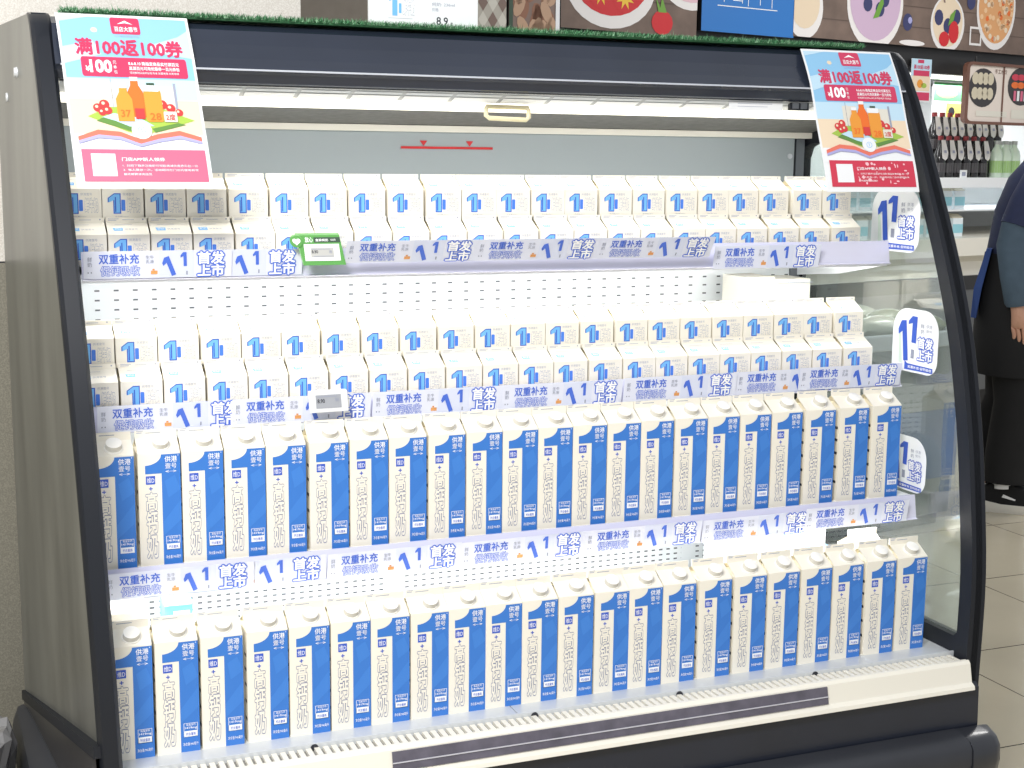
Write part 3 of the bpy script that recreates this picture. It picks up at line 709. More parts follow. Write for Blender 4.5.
# ------------------------------------------------------------------ posters hung on the canopy
SKY1 = mat('poster_sky', (142, 194, 230), .35); SKY2 = mat('poster_pale_sky', (190, 220, 238), .35); SAND = mat('poster_sand', (234, 214, 186), .35); PWH = mat('poster_paper', (236, 238, 240), .3)
CRIM = mat('poster_crimson', (204, 58, 96), .35); PINK = mat('poster_pink', (214, 104, 134), .35); PGRN = mat('poster_green', (160, 190, 76), .4); PDG = mat('poster_dark_green', (96, 138, 66), .4)
JUI = mat('poster_orange', (230, 152, 56), .4); JUD = mat('poster_deep_orange', (232, 112, 40), .4); FRU = mat('poster_fruit', (206, 60, 60), .4); LILAC = mat('poster_lilac', (168, 168, 216), .4); PALEG = mat('poster_stone', (222, 218, 206), .4); REDB = mat('poster_red', (204, 56, 80), .35)
def poster_art(base):
    F = Flat()   # unit square, v up
    F.rect(.02, .62, .98, .985, SKY1, 1); F.rect(.02, .50, .98, .62, SKY2, 1); F.rect(.02, .27, .98, .50, SAND, 1); F.rect(.02, .20, .98, .30, PWH, 2)
    F.poly([(.02, .95), (.25, .985), (.02, .985)], SKY2, 2); F.poly([(.66, .82), (.78, .85), (.9, .88), (.98, .92), (.98, .75), (.7, .78)], SKY2, 2); F.poly([(.02, .8), (.25, .84), (.3, .76), (.02, .7)], SKY2, 2)
    F.disc(.27, .905, .025, .015, SAND, 2, 8)
    F.rrect(.40, .885, .62, .985, .015, CRIM, 3); F.text('百店大惠节', .425, .90, .60, .93, PRW, 4, .015); F.poly([(.45, .945), (.51, .968), (.57, .945), (.51, .953)], PRW, 4)
    F.text('8.6 实付满返活动', .42, .866, .60, .878, LILAC, 3)
    F.text('满100返100券', .115, .757, .915, .852, CRIM, 4, .038, 6)
    F.rrect(.14, .63, .93, .745, .018, CRIM, 3); F.text('¥', .17, .66, .20, .69, PRW, 4, .03); F.text('100', .205, .655, .36, .725, PRW, 4, .045)
    for i, ch in enumerate('元券包'): F.text(ch, .375, .705-i*.028, .40, .725-i*.028, PRW, 4)
    F.text('8.6-8.10 购指定商品实付满百元', .49, .70, .87, .722, PRW, 4, .02); F.text('返满百元可用优惠券一百元券包', .49, .672, .87, .693, PRW, 4, .02); F.text('活动细则以店内公告为准 数量有限 先到先得', .49, .65, .86, .663, PRW, 4)
    # summer picture
    F.rect(.33, .46, .36, .60, PALEG, 3); F.rect(.30, .45, .45, .595, PALEG, 2); F.rect(.68, .46, .82, .58, PALEG, 2); F.rect(.8, .45, .82, .60, INK, 3); F.rect(.335, .45, .34, .62, INK, 3)
    F.poly([(.14, .40), (.30, .455), (.66, .46), (.93, .385), (.62, .315), (.52, .30), (.42, .315)], PGRN, 3); F.poly([(.2, .375), (.44, .318), (.47, .335), (.26, .40)], PDG, 4); F.poly([(.60, .335), (.80, .37), (.86, .36), (.62, .312)], PDG, 4); F.poly([(.24, .395), (.42, .345), (.62, .35), (.52, .395), (.33, .42)], SKY2, 4)
    for x, y, r in ((.22, .45, .035), (.27, .47, .038), (.29, .435, .034), (.70, .475, .038), (.76, .455, .036), (.82, .43, .03), (.25, .425, .03)): F.disc(x, y, r, r*.7, FRU, 5, 12); F.disc(x-.008, y+.006, r*.35, r*.25, SAND, 6, 8)
    def bottle(x, y, w, h, m, ly):
        F.poly([(x, y), (x, y+h*.62), (x+w*.25, y+h*.82), (x+w*.28, y+h), (x+w*.72, y+h), (x+w*.75, y+h*.82), (x+w, y+h*.62), (x+w, y)], m, ly); F.rect(x+w*.25, y+h*.93, x+w*.75, y+h*1.03, PWH, ly+1)
    bottle(.45, .40, .12, .225, JUD, 5); bottle(.36, .375, .12, .205, JUI, 7); F.rrect(.57, .375, .70, .56, .02, JUI, 7); F.rrect(.56, .55, .69, .585, .01, PWH, 8); F.rect(.60, .58, .66, .60, DG, 7)
    F.text('37', .385, .40, .455, .44, JUD, 9, .02); F.text('28', .60, .385, .68, .425, JUD, 9, .02); F.rect(.49, .39, .56, .45, FRU, 9); F.rrect(.70, .375, .80, .435, .008, PALEG, 9); F.text('2度', .715, .385, .785, .42, FRU, 10, .02)
    F.poly([(.05, .285), (.20, .325), (.36, .315), (.5, .275), (.64, .305), (.80, .325), (.96, .29), (.96, .262), (.80, .295), (.64, .275), (.5, .245), (.36, .285), (.20, .295), (.05, .255)], mat('poster_coral', (226, 116, 96), .4), 6)
    F.poly([(.05, .262), (.20, .297), (.36, .287), (.5, .248), (.64, .277), (.80, .297), (.96, .265), (.96, .250), (.80, .278), (.64, .258), (.5, .230), (.36, .268), (.20, .278), (.05, .245)], LILAC, 7)
    F.disc(.52, .325, .075, .05, PWH, 8, 20); F.text('①', .49, .305, .55, .345, LBLUE, 9)
    F.rect(.06, .035, .97, .215, base, 3)
    F.rect(.125, .065, .30, .19, PWH, 4)
    F.text('门店APP新人领券', .345, .15, .66, .17, PRW, 5, .02); F.text('1.  扫码下载并注册即可领取满减优惠券礼包一份', .345, .118, .90, .131, PRW, 5); F.text('2.  每人限领一次，活动期间在门店内使用有效', .345, .094, .90, .107, PRW, 5); F.text('最终解释请询店员', .345, .07, .55, .083, PRW, 5)
    return F
def poster(x0, x1, zt, zb, dx, name, label, base, spots=False):
    N = 16; mb = MB(); mb.open_print = True
    def mp(u, v, L):
        z = zb+(zt-zb)*v; y = sprof(min(z, 1.178))+max(0, z-1.178)*.75-.0155-.003*math.sin(v*9)*(1-v)
        return (x0+u*(x1-x0)+dx*(1-v), y-.00035*L, z+Z0)
    for L in (0, -2):
        pts = [mp(i/4, j/N, L) for j in range(N+1) for i in range(5)]
        mb.add(pts, [[j*5+i, j*5+i+1, j*5+i+6, j*5+i+5] for j in range(N) for i in range(4)], PWH)
    F = poster_art(base)
    if spots:
        rr = random.Random(5)
        for i in range(26): F.disc(.35+rr.random()*.55, .05+rr.random()*.15, .006+.014*rr.random(), .004+.009*rr.random(), mat('poster_blush', (244, 196, 204), .4), 6, 9)
    F.into(mb, mp, [j/N for j in range(1, N)])
    o = mb.build(name, loc=(x0, .26, zt+Z0)); return tag(o, label, 'poster')
poster(-.022, .196, 1.222, .935, .012, 'promotion_poster', 'coupon poster with faded pink foot hanging at the left end of the canopy', PINK)
poster(1.437, 1.658, 1.217, .930, -.03, 'promotion_poster', 'coupon poster with spotted red foot hanging at the right end of the canopy', REDB, True)

# small notice tucked at the outlet, and the switch beside it
n_ = MB(); n_.open_print = True
mp = lambda u, v, L: (1.26+u+v*.25, .236+v*.3-.0003*L, 1.089+v*.95+Z0)
F = Flat(); F.rect(0, 0, .125, .03, PWH, 0); F.rect(.02, .02, .11, .021, PALE); F.rect(.02, .014, .10, .015, PALE); F.rect(.02, .008, .09, .009, PALE)
F.into(n_, mp); n_.quad([mp(*p, -2) for p in ((0, 0), (.125, 0), (.125, .03), (0, .03))][::-1], PWH)
tag(n_.build('notice_slip', loc=(1.3, .24, 1.1+Z0)), 'white paper notice slip tucked under the right half of the canopy', 'notice')
s_ = FB(); s_.box(1.405, 1.45, .238, .246, 1.092, 1.112, BLACK2); s_.box(1.41, 1.425, .2365, .238, 1.095, 1.109, mat('switch_grey', (90, 94, 100), .4)); s_.box(1.43, 1.445, .2365, .238, 1.095, 1.109, mat('switch_grey', (0, 0, 0))); s_.build('lamp_switch', can)

# ------------------------------------------------------------------ artificial grass edging on the canopy
g_ = MB(); g_.open_print = True
GR1 = mat('turf_green', (86, 150, 104), .6); GR2 = mat('turf_dark', (48, 106, 66), .6); GR3 = mat('turf_pale', (160, 206, 168), .6)
g_.box(-.01, 1.60, .272, .36, 1.2225+Z0, 1.2255+Z0, GR2)
rg = random.Random(11)
for i in range(12000):
    x = rg.uniform(-.012, 1.60); y = .266+.09*rg.random()**1.8; z = 1.2256+Z0
    hgt = rg.uniform(.005, .011)*(1.6 if rg.random() < .02 else 1); dx = rg.gauss(0, .005); dy = rg.gauss(-.006, .004); wv = .0011
    a = rg.random()*3.14
    g_.add([(x-wv*math.cos(a), y-wv*math.sin(a), z), (x+wv*math.cos(a), y+wv*math.sin(a), z), (x+dx, y+dy, z+hgt)], [[0,1,2]], rg.choice((GR1, GR1, GR2, GR3)))
tag(g_.build('artificial_grass_strip', loc=(.8, .3, 1.2245+Z0)), 'strip of green artificial grass laid along the top of the canopy', 'artificial grass')
# price sign standing on the turf
ps = MB(); ps.open_print = True
x0, x1, zb, zt = .548, .766, 1.226, 1.46
ps.box(x0, x1, .352, .358, zb+Z0, zt+Z0, PWH)
F = Flat(); q = lambda u, v, L: (x0+u, .352-.0004*L, zb+v+Z0)
one = [(.046, .027), (.046, .056), (.040, .053), (.040, .058), (.047, .066), (.056, .066), (.056, .027)]
F.poly(one, LBLUE); F.rrect(.059, .032, .064, .05, .001, LBLUE)
for i, ch in enumerate('鲜牛奶'): F.outlined(ch, .067+i*.008, .03, .074+i*.008, .056, PALE, PRW, 1, .08, .04)
F.rect(.038, .022, .086, .0228, PALE)
F.text('纯奶: 236ml', .125, .048, .171, .055, INK, 1); F.text('价格:', .125, .038, .139, .045, INK, 1)
F.text('¥', .127, .014, .131, .019, DARKINK, 1); F.text('8.9', .134, .0135, .157, .028, DARKINK, 1, .012); F.text('盒', .162, .014, .167, .019, DARKINK, 1)
F.text('1', .03, .10, .06, .17, LBLUE, 1, .03); F.text('新品上市', .09, .12, .19, .15, DBLUE, 1)
F.into(ps, q)
tag(ps.build('price_sign', loc=(.66, .355, zb+Z0)), 'white price card reading 8.9 standing in the grass on the canopy', 'price sign')

# ------------------------------------------------------------------ waste bin by the left end
wb = empty('waste_bin', (-.30, .40, 0), label='black waste bin lined with a grey plastic bag beside the left end', cat='waste bin')
b_ = MB(); b_.lathe([(.105, 0), (.125, .02), (.145, .30), (.15, .32), (.15, .33)], mat('bin_black', (28, 28, 30), .4), n=32); b_.build('bin_body', wb, world=False, smooth=True)
rings = []; rb = random.Random(2)
for j, (r_, z) in enumerate(((.147, .215), (.158, .24), (.162, .28), (.166, .32), (.163, .35), (.15, .362), (.12, .355), (.10, .30))):
    rings.append([((r_+rb.uniform(-.006, .006))*math.cos(2*math.pi*i/40), (r_+rb.uniform(-.006, .006))*math.sin(2*math.pi*i/40), z+rb.uniform(-.006, .006)) for i in range(40)])
b_ = MB(); b_.loft(rings, mat('bag_film', (132, 132, 134), .18, coat=.6), cap=False); b_.build('bin_bag', wb, world=False)

# ------------------------------------------------------------------ far wall of chillers (turned 14 degrees)
P0 = Vector((4.575, 4.121, 0)); RZ = R(14); OBL = True; UU = Vector((math.cos(RZ), math.sin(RZ), 0)); NN = Vector((-math.sin(RZ), math.cos(RZ), 0))
def far(u, d, z):
    u += (d+.45)*1.41 if d > -.6 and OBL else 0
    return P0+UU*u+NN*(d+.45)+Vector((0, 0, z))
FBL = mat('fascia_black', (34, 33, 34), .4)
wf = MB(); wf.box(-6, 4.5, .95, 1.1, 0, 3.2, mat('far_wall_grey', (150, 142, 132), .6, noise=.06, nscale=2)); wo = wf.build('wall_far'); wo.location = P0+NN*.45; wo.rotation_euler.z = RZ; tag(wo, kind='structure')
OBL = False
wc = empty('wall_chiller', far(0, 0, 0), RZ, label='tall lit wall chiller with black fascia in the background', cat='chiller')
LW = mat('chiller_interior', (244, 247, 246), .4)
c_ = MB(); c_.box(-2.2, 3.6, .45, .53, .1, 3.6, LW); c_.box(-2.2, -2.12, -.35, .45, .1, 3.6, LW); c_.build('back_panel', wc, world=False)
c_ = MB(); c_.box(-2.2, 3.6, -.42, .5, 1.905, 3.6, FBL); c_.box(-2.2, 3.6, -.45, -.40, 1.90, 2.04, FBL); c_.build('canopy', wc, world=False)
c_ = MB(); c_.box(-2.19, 3.6, -.38, -.30, 1.885, 1.905, mat('far_lamp', (255, 255, 250), .4, emit=1.5)); c_.build('canopy_lamp', wc, world=False)
c_ = MB(); c_.box(-2.12, 3.6, -.40, .45, 1.315, 1.335, WENAM); c_.box(-2.12, 3.6, -.415, -.40, 1.28, 1.338, WENAM); c_.build('shelf', wc, world=False)
c_ = MB(); c_.box(-2.12, 3.6, -.36, .45, 1.145, 1.155, WENAM); c_.build('shelf', wc, world=False)
c_ = MB(); c_.prism([(-.50, 1.0), (-.50, .90), (-.42, .86), (-.42, .78), (.45, .78), (.45, 1.0)], -2.2, 3.6, OFFW); c_.build('deck', wc, world=False)
c_ = MB(); c_.box(-2.2, 3.6, -.44, .5, .10, .78, mat('far_plinth', (96, 98, 100), .4)); c_.box(-2.2, 3.6, -.38, .5, 0, .10, FBL); c_.box(-2.2, 3.6, -.445, -.44, .70, .78, FBL); c_.build('plinth', wc, world=False)
OBL = True
# packs on its lower shelf and deck
PK = [mat('pack_teal', (150, 208, 220), .4), mat('pack_white', (232, 240, 244), .4), mat('pack_beige', (196, 190, 170), .4)]
pp = MB(); pp.box(-.045, .045, -.04, .04, 0, .105, PK[1]); pp.box(-.0455, .0455, -.041, -.04, .02, .07, PK[0]); pp.prism([(-.04, .105), (.04, .105), (0, .13)], -.045, .045, PK[2])
pk = pp.build('milk_pack'); first = True
for zi, z in ((0, 1.0), (1, 1.155)):
    for i in range(20):
        o = pk if first else copy_tree(pk); first = False
        o.location = far(-1.75+i*.118, -.3 if zi == 0 else -.25, z); o.rotation_euler = (0, 0, RZ)
        tag(o, 'pale blue milk pack in the background chiller, %s row' % ('lower' if zi == 0 else 'upper'), 'milk pack', 'milk packs in the %s row of the background chiller' % ('lower' if zi == 0 else 'upper'))
# bottles on its shelf
BG = mat('bottle_dark', (22, 20, 22), .15, coat=.4); TAGW = mat('neck_tag', (214, 212, 210), .5); CAPR = mat('bottle_cap', (120, 30, 34), .4); GG = mat('bottle_clear', (196, 214, 196), .1, coat=.5); GG2 = mat('bottle_label', (150, 186, 120), .4)
def dark_bottle():
    m_ = MB(); m_.lathe([(.031, 0), (.034, .004), (.034, .115), (.03, .14), (.016, .175), (.0135, .20), (.0145, .205), (.0145, .23), (.001, .231)], BG, n=14)
    o = m_.build('sauce_bottle', smooth=True)
    c = MB(); c.cyl((0, 0, .212), (0, 0, .236), .0155, CAPR, n=12); c.build('bottle_cap', o, world=False, smooth=True)
    l = MB(); l.add([(-.022, -.037, .11), (0, -.041, .098), (.022, -.037, .11), (.028, -.036, .14), (.018, -.02, .212), (-.018, -.02, .212), (-.028, -.036, .14), (-.028, -.034, .14), (.028, -.034, .14), (0, -.016, .205)], [[0,1,2,3,4,5,6]], TAGW)
    l.quad([(-.012, -.0395, .14), (.012, -.0395, .14), (.01, -.036, .155), (-.01, -.036, .155)], INK); l.build('neck_tag', o, world=False)
    l = MB(); l.cyl((0, 0, .03), (0, 0, .085), .0345, mat('bottle_band', (72, 70, 72), .4), n=14); l.build('bottle_label', o, world=False, smooth=True)
    return o
db = dark_bottle()
low = [.345, .42, .49, .575, .65, .735]
up_ = [.265, .335, .405, .475, .555, .64, .70, .775, .85]
for k, (lst, d, z, nm) in enumerate(((low, .05, 1.335, 'front'), (up_, .16, 1.47, 'raised back'))):
    for i, u in enumerate(lst):
        o = db if (k == 0 and i == 0) else copy_tree(db)
        o.location = far(u, d-.36, z); o.rotation_euler = (0, 0, RZ)
        n = len(lst); w_ = ORD[i]+' from the left' if i < n/2 else ORD[n-1-i]+' from the right'
        tag(o, 'dark bottle with white neck tag, %s in the %s bottle row' % (w_, nm), 'bottle', 'dark bottles in the %s row' % nm)
s_ = MB(); s_.box(-.34, .34, -.055, .10, 0, .134, FBL); st = s_.build('bottle_step'); st.location = far(.56, -.195, 1.3355); st.rotation_euler = (0, 0, RZ); tag(st, 'black step under the raised back row of dark bottles', 'display step')
def clear_bottle():
    m_ = MB(); m_.lathe([(.032, 0), (.036, .004), (.036, .13), (.03, .155), (.015, .18), (.014, .205), (.001, .206)], GG, n=14); o = m_.build('clear_bottle', smooth=True)
    c = MB(); c.cyl((0, 0, .195), (0, 0, .216), .0165, mat('cap_grey', (170, 174, 170), .3, .4), n=12); c.build('bottle_cap', o, world=False, smooth=True)
    l = MB(); l.cyl((0, 0, .03), (0, 0, .10), .0366, GG2, n=14); l.build('bottle_label', o, world=False, smooth=True)
    return o
cb = clear_bottle()
for i, (u, d) in enumerate(((.87, .02), (.955, .02), (1.04, .02), (.90, .12), (.99, .12))):
    o = cb if i == 0 else copy_tree(cb); o.location = far(u, d-.36, 1.335); o.rotation_euler = (0, 0, RZ)
    tag(o, 'clear bottle with green label beside the dark bottles, '+('first', 'second', 'third', 'behind first', 'behind second')[i]+' of the front', 'bottle', 'clear bottles by the dark bottles')
m_ = MB(); m_.open_print = True; m_.box(-.03, .03, -.002, .002, 0, .045, PWH); m_.box(-.016, .016, -.003, -.002, .012, .034, INK); o = m_.build('price_card'); o.location = far(.575, -.395, 1.335); o.rotation_euler = (0, 0, RZ); tag(o, 'small white price card leaning before the dark bottles', 'price card')
# boards inside the far chiller
def board(name, u, d, z, w, h, art, label, cat, th=.01, base=PWH):
    m_ = MB(); m_.open_print = True; m_.box(0, w, 0, th, 0, h, base); F = Flat(); art(F, w, h); F.clip(w, h); F.into(m_, lambda a_, b2, L: (a_, -.0008*L, b2))
    o = m_.build(name); o.location = far(u, d, z); o.rotation_euler = (0, 0, RZ); return tag(o, label, cat)
YEL = mat('board_yellow', (236, 230, 110), .5); GRB = mat('board_green', (90, 170, 110), .5); GRL = mat('board_lime', (196, 224, 120), .5)
def art1(F, w, h):
    F.rect(0, h*.62, w, h*.98, GRB); F.disc(w*.2, h*.78, w*.16, h*.1, GRL, 2); F.rect(w*.2, h*.22, w*.75, h*.58, YEL, 2); F.disc(w*.28, h*.42, w*.05, h*.09, DARKINK, 3, 10); F.disc(w*.68, h*.36, w*.06, h*.1, PWH, 3); F.disc(w*.6, h*.8, w*.12, h*.09, PDG, 2); F.rect(0, 0, w, h*.2, SKY2, 1)
board('back_poster', .22, .0, 1.60, .62, .30, art1, 'green and yellow printed board at the back of the background chiller', 'poster')
def art2(F, w, h):
    F.rect(0, h*.6, w, h, SKY2); F.text('满100返100券', w*.1, h*.76, w*.9, h*.86, CRIM, 2, .03); F.rect(w*.1, h*.6, w*.9, h*.73, CRIM, 2); F.rect(w*.05, h*.25, w*.95, h*.6, SAND, 1); F.disc(w*.45, h*.42, w*.15, h*.1, JUI, 2); F.disc(w*.65, h*.38, w*.14, h*.06, PGRN, 2); F.rect(w*.05, h*.03, w*.95, h*.22, CRIM, 2); F.rect(w*.3, h*.9, w*.6, h*.98, CRIM, 2)
board('small_poster', .085, -.47, 1.745, .165, .225, art2, 'small coupon poster hanging from the background chiller fascia', 'poster', .004)
BRN = mat('sign_brown', (112, 76, 62), .45); PLT = mat('plate_dark', (58, 54, 56), .5); DUM = mat('dumpling', (206, 196, 172), .5)
hs = empty('hanging_sign', far(.94, -.55, 1.645), RZ, label='hanging sign with brown frame and two dark plates of food', cat='sign')
m_ = MB(); m_.open_print = True; m_.box(-.37, .37, 0, .012, 0, .50, mat('sign_panel', (226, 214, 204), .5))
F = Flat(); F.disc(-.23, .30, .125, .17, PLT, 1, 24); F.disc(.12, .33, .125, .17, PLT, 1, 24)
for i in range(8): F.disc(-.30+(i % 4)*.045, .38-(i//4)*.13, .03, .055, DUM, 2, 10)
for i in range(6): F.disc(.06+(i % 3)*.055, .41-(i//3)*.07, .035, .03, (REDB, JUD)[i//3], 2, 10)
for i in range(5): F.rect(.05+i*.032, .20, .072+i*.032, .29, (PINK, PWH)[i % 2], 3)
F.text('手工水饺', -.13, .43, -.02, .47, BRN, 2); F.text('精选丸滑', .2, .43, .33, .47, BRN, 2); F.rect(-.055, 0, -.04, .5, BRN, 2)
F.rect(-.28, .05, .0, .1, PALEG, 2); F.rect(.04, .04, .30, .12, PALEG, 2)
F.into(m_, lambda u, v, L: (u, -.0012*L, v)); m_.build('sign_face', hs, world=False)
m_ = MB()
def rr(x0, z0, x1, z1, r):
    o_ = []
    for cx, cz, a in ((x1-r, z0+r, -90), (x1-r, z1-r, 0), (x0+r, z1-r, 90), (x0+r, z0+r, 180)):
        for i in range(5): q_ = R(a+22.5*i); o_.append((cx+r*math.cos(q_), cz+r*math.sin(q_)))
    return o_
oo = rr(-.39, -.02, .39, .52, .05); ii = rr(-.365, .005, .365, .495, .035); n = len(oo)
for y in (-.012, .016): m_.add([(p_[0], y, p_[1]) for p_ in oo]+[(p_[0], y, p_[1]) for p_ in ii], [[i, (i+1) % n, n+(i+1) % n, n+i] for i in range(n)], BRN)
for lp_ in (oo, ii): m_.add([(p_[0], -.012, p_[1]) for p_ in lp_]+[(p_[0], .016, p_[1]) for p_ in lp_], [[i, (i+1) % n, n+(i+1) % n, n+i] for i in range(n)], BRN)
m_.build('sign_frame', hs, world=False)
m_ = MB()
for x in (-.3, .3): m_.cyl((x, .002, .51), (x, .002, .57), .006, FBL)
m_.build('hanger', hs, world=False); hs.scale.z = .62

# picture boards over the far chillers
WOOD = mat('picture_wood', (116, 98, 88), .6, noise=.2, nscale=9); WOODD = mat('picture_wood_dark', (92, 76, 68), .6); BOWL = mat('picture_bowl', (236, 232, 230), .5); YOG = mat('picture_yogurt', (206, 178, 204), .5); BLB = mat('picture_blueberry', (56, 60, 104), .5); STR = mat('picture_strawberry', (206, 36, 44), .5); SEED = mat('picture_yellow', (240, 196, 60), .5); LEAF = mat('picture_leaf', (110, 160, 60), .5); CER = mat('picture_cereal', (222, 164, 110), .5); CER2 = mat('picture_cereal_pale', (238, 196, 150), .5); ALM = mat('picture_almond', (150, 104, 80), .5); ALM2 = mat('picture_almond_pale', (196, 160, 132), .5); PKY = mat('picture_pink', (228, 190, 200), .5); HARL = mat('harlequin_pale', (196, 190, 178), .5); HARD = mat('harlequin_brown', (136, 114, 104), .5)
def planks(F, w, h, n=5):
    F.rect(0, 0, w, h, WOOD, 1)
    for i in range(n): F.rect(0, h*(i+.9)/n, w, h*(i+.95)/n, WOODD, 2)
class Sq:
    """draws on a Flat with the u axis rescaled"""
    def __init__(s, f, k, o): s.f = f; s.k = k; s.o = o
    def disc(s, cx, cy, rx, ry, *a): s.f.disc(cx*s.k+s.o, cy, rx*s.k, ry, *a)
    def poly(s, p, *a): s.f.poly([(q[0]*s.k+s.o, q[1]) for q in p], *a)
    def frame(s, a, b, c, d, *r): s.f.frame(a*s.k+s.o, b, c*s.k+s.o, d, *r)
def art_y(F, w, h):
    planks(F, w, h, 4)
    G = F; F = Sq(G, .87, -.01)
    F.disc(.10, .14, .15, .15, BOWL, 3, 24); F.disc(.10, .16, .12, .12, SAND, 4)
    F.disc(.70, .20, .25, .235, BOWL, 3, 32); F.disc(.70, .215, .225, .205, YOG, 4, 32)
    for x, y in ((.63, .19), (.74, .17), (.78, .22)): F.disc(x, y, .04, .038, BLB, 5, 12)
    F.poly([(.68, .12), (.72, .19), (.76, .24), (.77, .2), (.73, .13)], LEAF, 6)
    F.disc(1.0, .12, .045, .045, BLB, 3, 14); F.disc(1.02, .13, .02, .018, LILAC, 4, 8)
    F.disc(1.10, .34, .09, .05, STR, 3); F.disc(1.05, -.0+.015, .12, .015, BOWL, 3)
    F.disc(1.38, .13, .165, .15, BOWL, 3, 28); F.disc(1.38, .14, .145, .13, SAND, 4, 28)
    for x, y in ((1.29, .16), (1.46, .17), (1.38, .12), (1.6, .26)): F.disc(x, y, .042, .042, BLB, 5, 12)
    F.disc(1.44, .09, .05, .06, STR, 6, 12); F.disc(1.35, .05, .05, .04, STR, 6, 12); F.poly([(1.38, .12), (1.43, .15), (1.45, .21), (1.40, .18)], LEAF, 7); F.poly([(1.33, .24), (1.345, .24), (1.29, .40), (1.265, .40)], HARD, 6)
    F.disc(1.86, .24, .20, .225, BOWL, 3, 32); F.disc(1.86, .25, .18, .2, CER, 4, 32)
    r_ = random.Random(4)
    for i in range(70):
        q_ = r_.random()*6.28; d_ = .165*math.sqrt(r_.random()); F.disc(1.86+d_*math.cos(q_), .25+d_*1.1*math.sin(q_), .018, .015, (CER2, SAND, JUD)[i % 3] if i % 6 == 2 or i % 3 != 2 else CER2, 5, 7, r_.random()*3)
    F.frame(1.60, .03, 1.72, .13, .012, BOWL, 6)
def holder(name, u, z, w, h, art, label, cat): return board(name, u, -.50, z, w, h, art, label, cat, .03, FBL)
holder('picture_board', -.824, 2.03, 2.35, .42, art_y, 'picture board of yogurt bowls, blueberries and a cereal jar on wood', 'picture board')
BLS = mat('board_blue', (40, 118, 196), .45)
def art_b(F, w, h):
    F.rect(.0, 0, w, h, BLS)
    for a_, b2, c2, d2 in ((.1, .12, .50, .124), (.14, .14, .144, .3), (.2, .15, .26, .154), (.26, .14, .264, .3), (.3, .13, .304, .32), (.34, .2, .44, .204), (.38, .14, .384, .3), (.46, .13, .464, .28), (.14, .26, .26, .264)): F.rect(a_, b2, c2, d2, PRW, 2)
holder('blue_sign', -1.44, 2.02, .62, .44, art_b, 'blue sign with a thin white line drawing above the far chillers', 'sign')
def art_s(F, w, h):
    planks(F, w, h, 3); F.disc(.28, .20, .26, .19, BOWL, 3, 28); F.disc(.28, .225, .22, .16, STR, 4, 24)
    for x, y in ((.22, .16), (.36, .15)):
        F.disc(x, y, .07, .07, STR, 5, 12)
        F.poly([(x+(.055 if i % 2 else .025)*math.cos(i*math.pi/8), y+(.055 if i % 2 else .025)*math.sin(i*math.pi/8)) for i in range(16)], SEED, 6)
    F.disc(.76, .28, .2, .16, BOWL, 3, 28); F.disc(.76, .295, .18, .14, PKY, 4, 24); F.disc(.585, .055, .065, .055, STR, 4, 14); F.poly([(.56, .1), (.61, .1), (.58, .17), (.57, .12), (.54, .17)], LEAF, 5); F.disc(.86, .02, .045, .035, STR, 4, 14)
holder('picture_board', -2.27, 1.985, .80, .46, art_s, 'picture board of a strawberry bowl and pink yogurt on dark wood', 'picture board')
def art_n(F, w, h):
    F.rect(0, 0, w, h, HARD); r_ = random.Random(9)
    for i in range(46): F.disc(.02+r_.random()*(w-.05), .02+r_.random()*(h-.04), .026, .05, (ALM, ALM2)[i % 2], 2+i % 2, 10, r_.uniform(-.6, .6))
    F.rect(w-.022, 0, w, h, PRW, 5); F.rect(0, 0, .02, h, DG, 5)
holder('picture_board', -2.548, 1.93, .27, .5, art_n, 'narrow picture board of brown almonds with a white edge', 'picture board')
def art_h(F, w, h):
    F.rect(0, 0, w, h, HARL)
    for i in range(4):
        for j in range(34):
            x = .03+i*.05; y = .03+j*.07; F.poly([(x, y-.035), (x+.025, y), (x, y+.035), (x-.025, y)] if True else [], (HARD, PALEG)[(i+j) % 2], 2)
holder('patterned_panel', -2.76, .001, .20, 2.43, art_h, 'wall panel with brown and beige diamond pattern', 'wall panel')
holder('beige_panel', -3.745, .001, .97, 2.45, lambda F, w, h: F.rect(0, 0, w, h, mat('panel_taupe', (150, 140, 128), .6, noise=.06, nscale=20)), 'plain taupe wall panel beside the granite wall', 'wall panel')
# bagged greens in a low bin beyond the right glass
PG = [mat('bag_green', (110, 128, 92), .25, coat=.4), mat('bag_olive', (142, 146, 116), .25, coat=.4), mat('bag_pale', (186, 190, 172), .2, coat=.5)]
def pillow(m_):
    mb = MB(); rings = []
    for t_ in [i/8 for i in range(9)]:
        s_ = max(.12, math.sin(math.pi*t_)**.5); rings.append([(-.11+.22*t_, .07*(.55+.45*s_)*math.cos(2*math.pi*i/14), .05+.05*s_*math.sin(2*math.pi*i/14)) for i in range(14)])
    mb.loft(rings, m_); return mb
tb = empty('produce_bin', (2.95, 2.35, 0), R(10), label='low grey produce bin beyond the right glass panel', cat='produce bin')
m_ = MB(); m_.box(-.45, .45, -.28, .28, .05, .74, mat('bin_grey', (128, 132, 130), .4)); m_.box(-.42, .42, -.25, .25, 0, .05, FBL); m_.build('bin_body', tb, world=False, bevel=.01)
m_ = MB(); m_.box(-.46, .46, -.289, -.281, .2, .47, mat('bin_blue', (52, 88, 140), .35)); m_.box(-.08, .12, -.292, -.288, .24, .42, mat('bin_card', (150, 158, 166), .4)); m_.build('front_panel', tb, world=False)
m_ = MB(); m_.box(-.47, .47, -.30, -.27, .72, .78, STEEL); m_.box(-.47, .47, .27, .30, .72, .78, STEEL); m_.box(-.47, -.44, -.27, .27, .72, .78, STEEL); m_.box(.44, .47, -.27, .27, .72, .78, STEEL); m_.build('bin_rim', tb, world=False, bevel=.006)
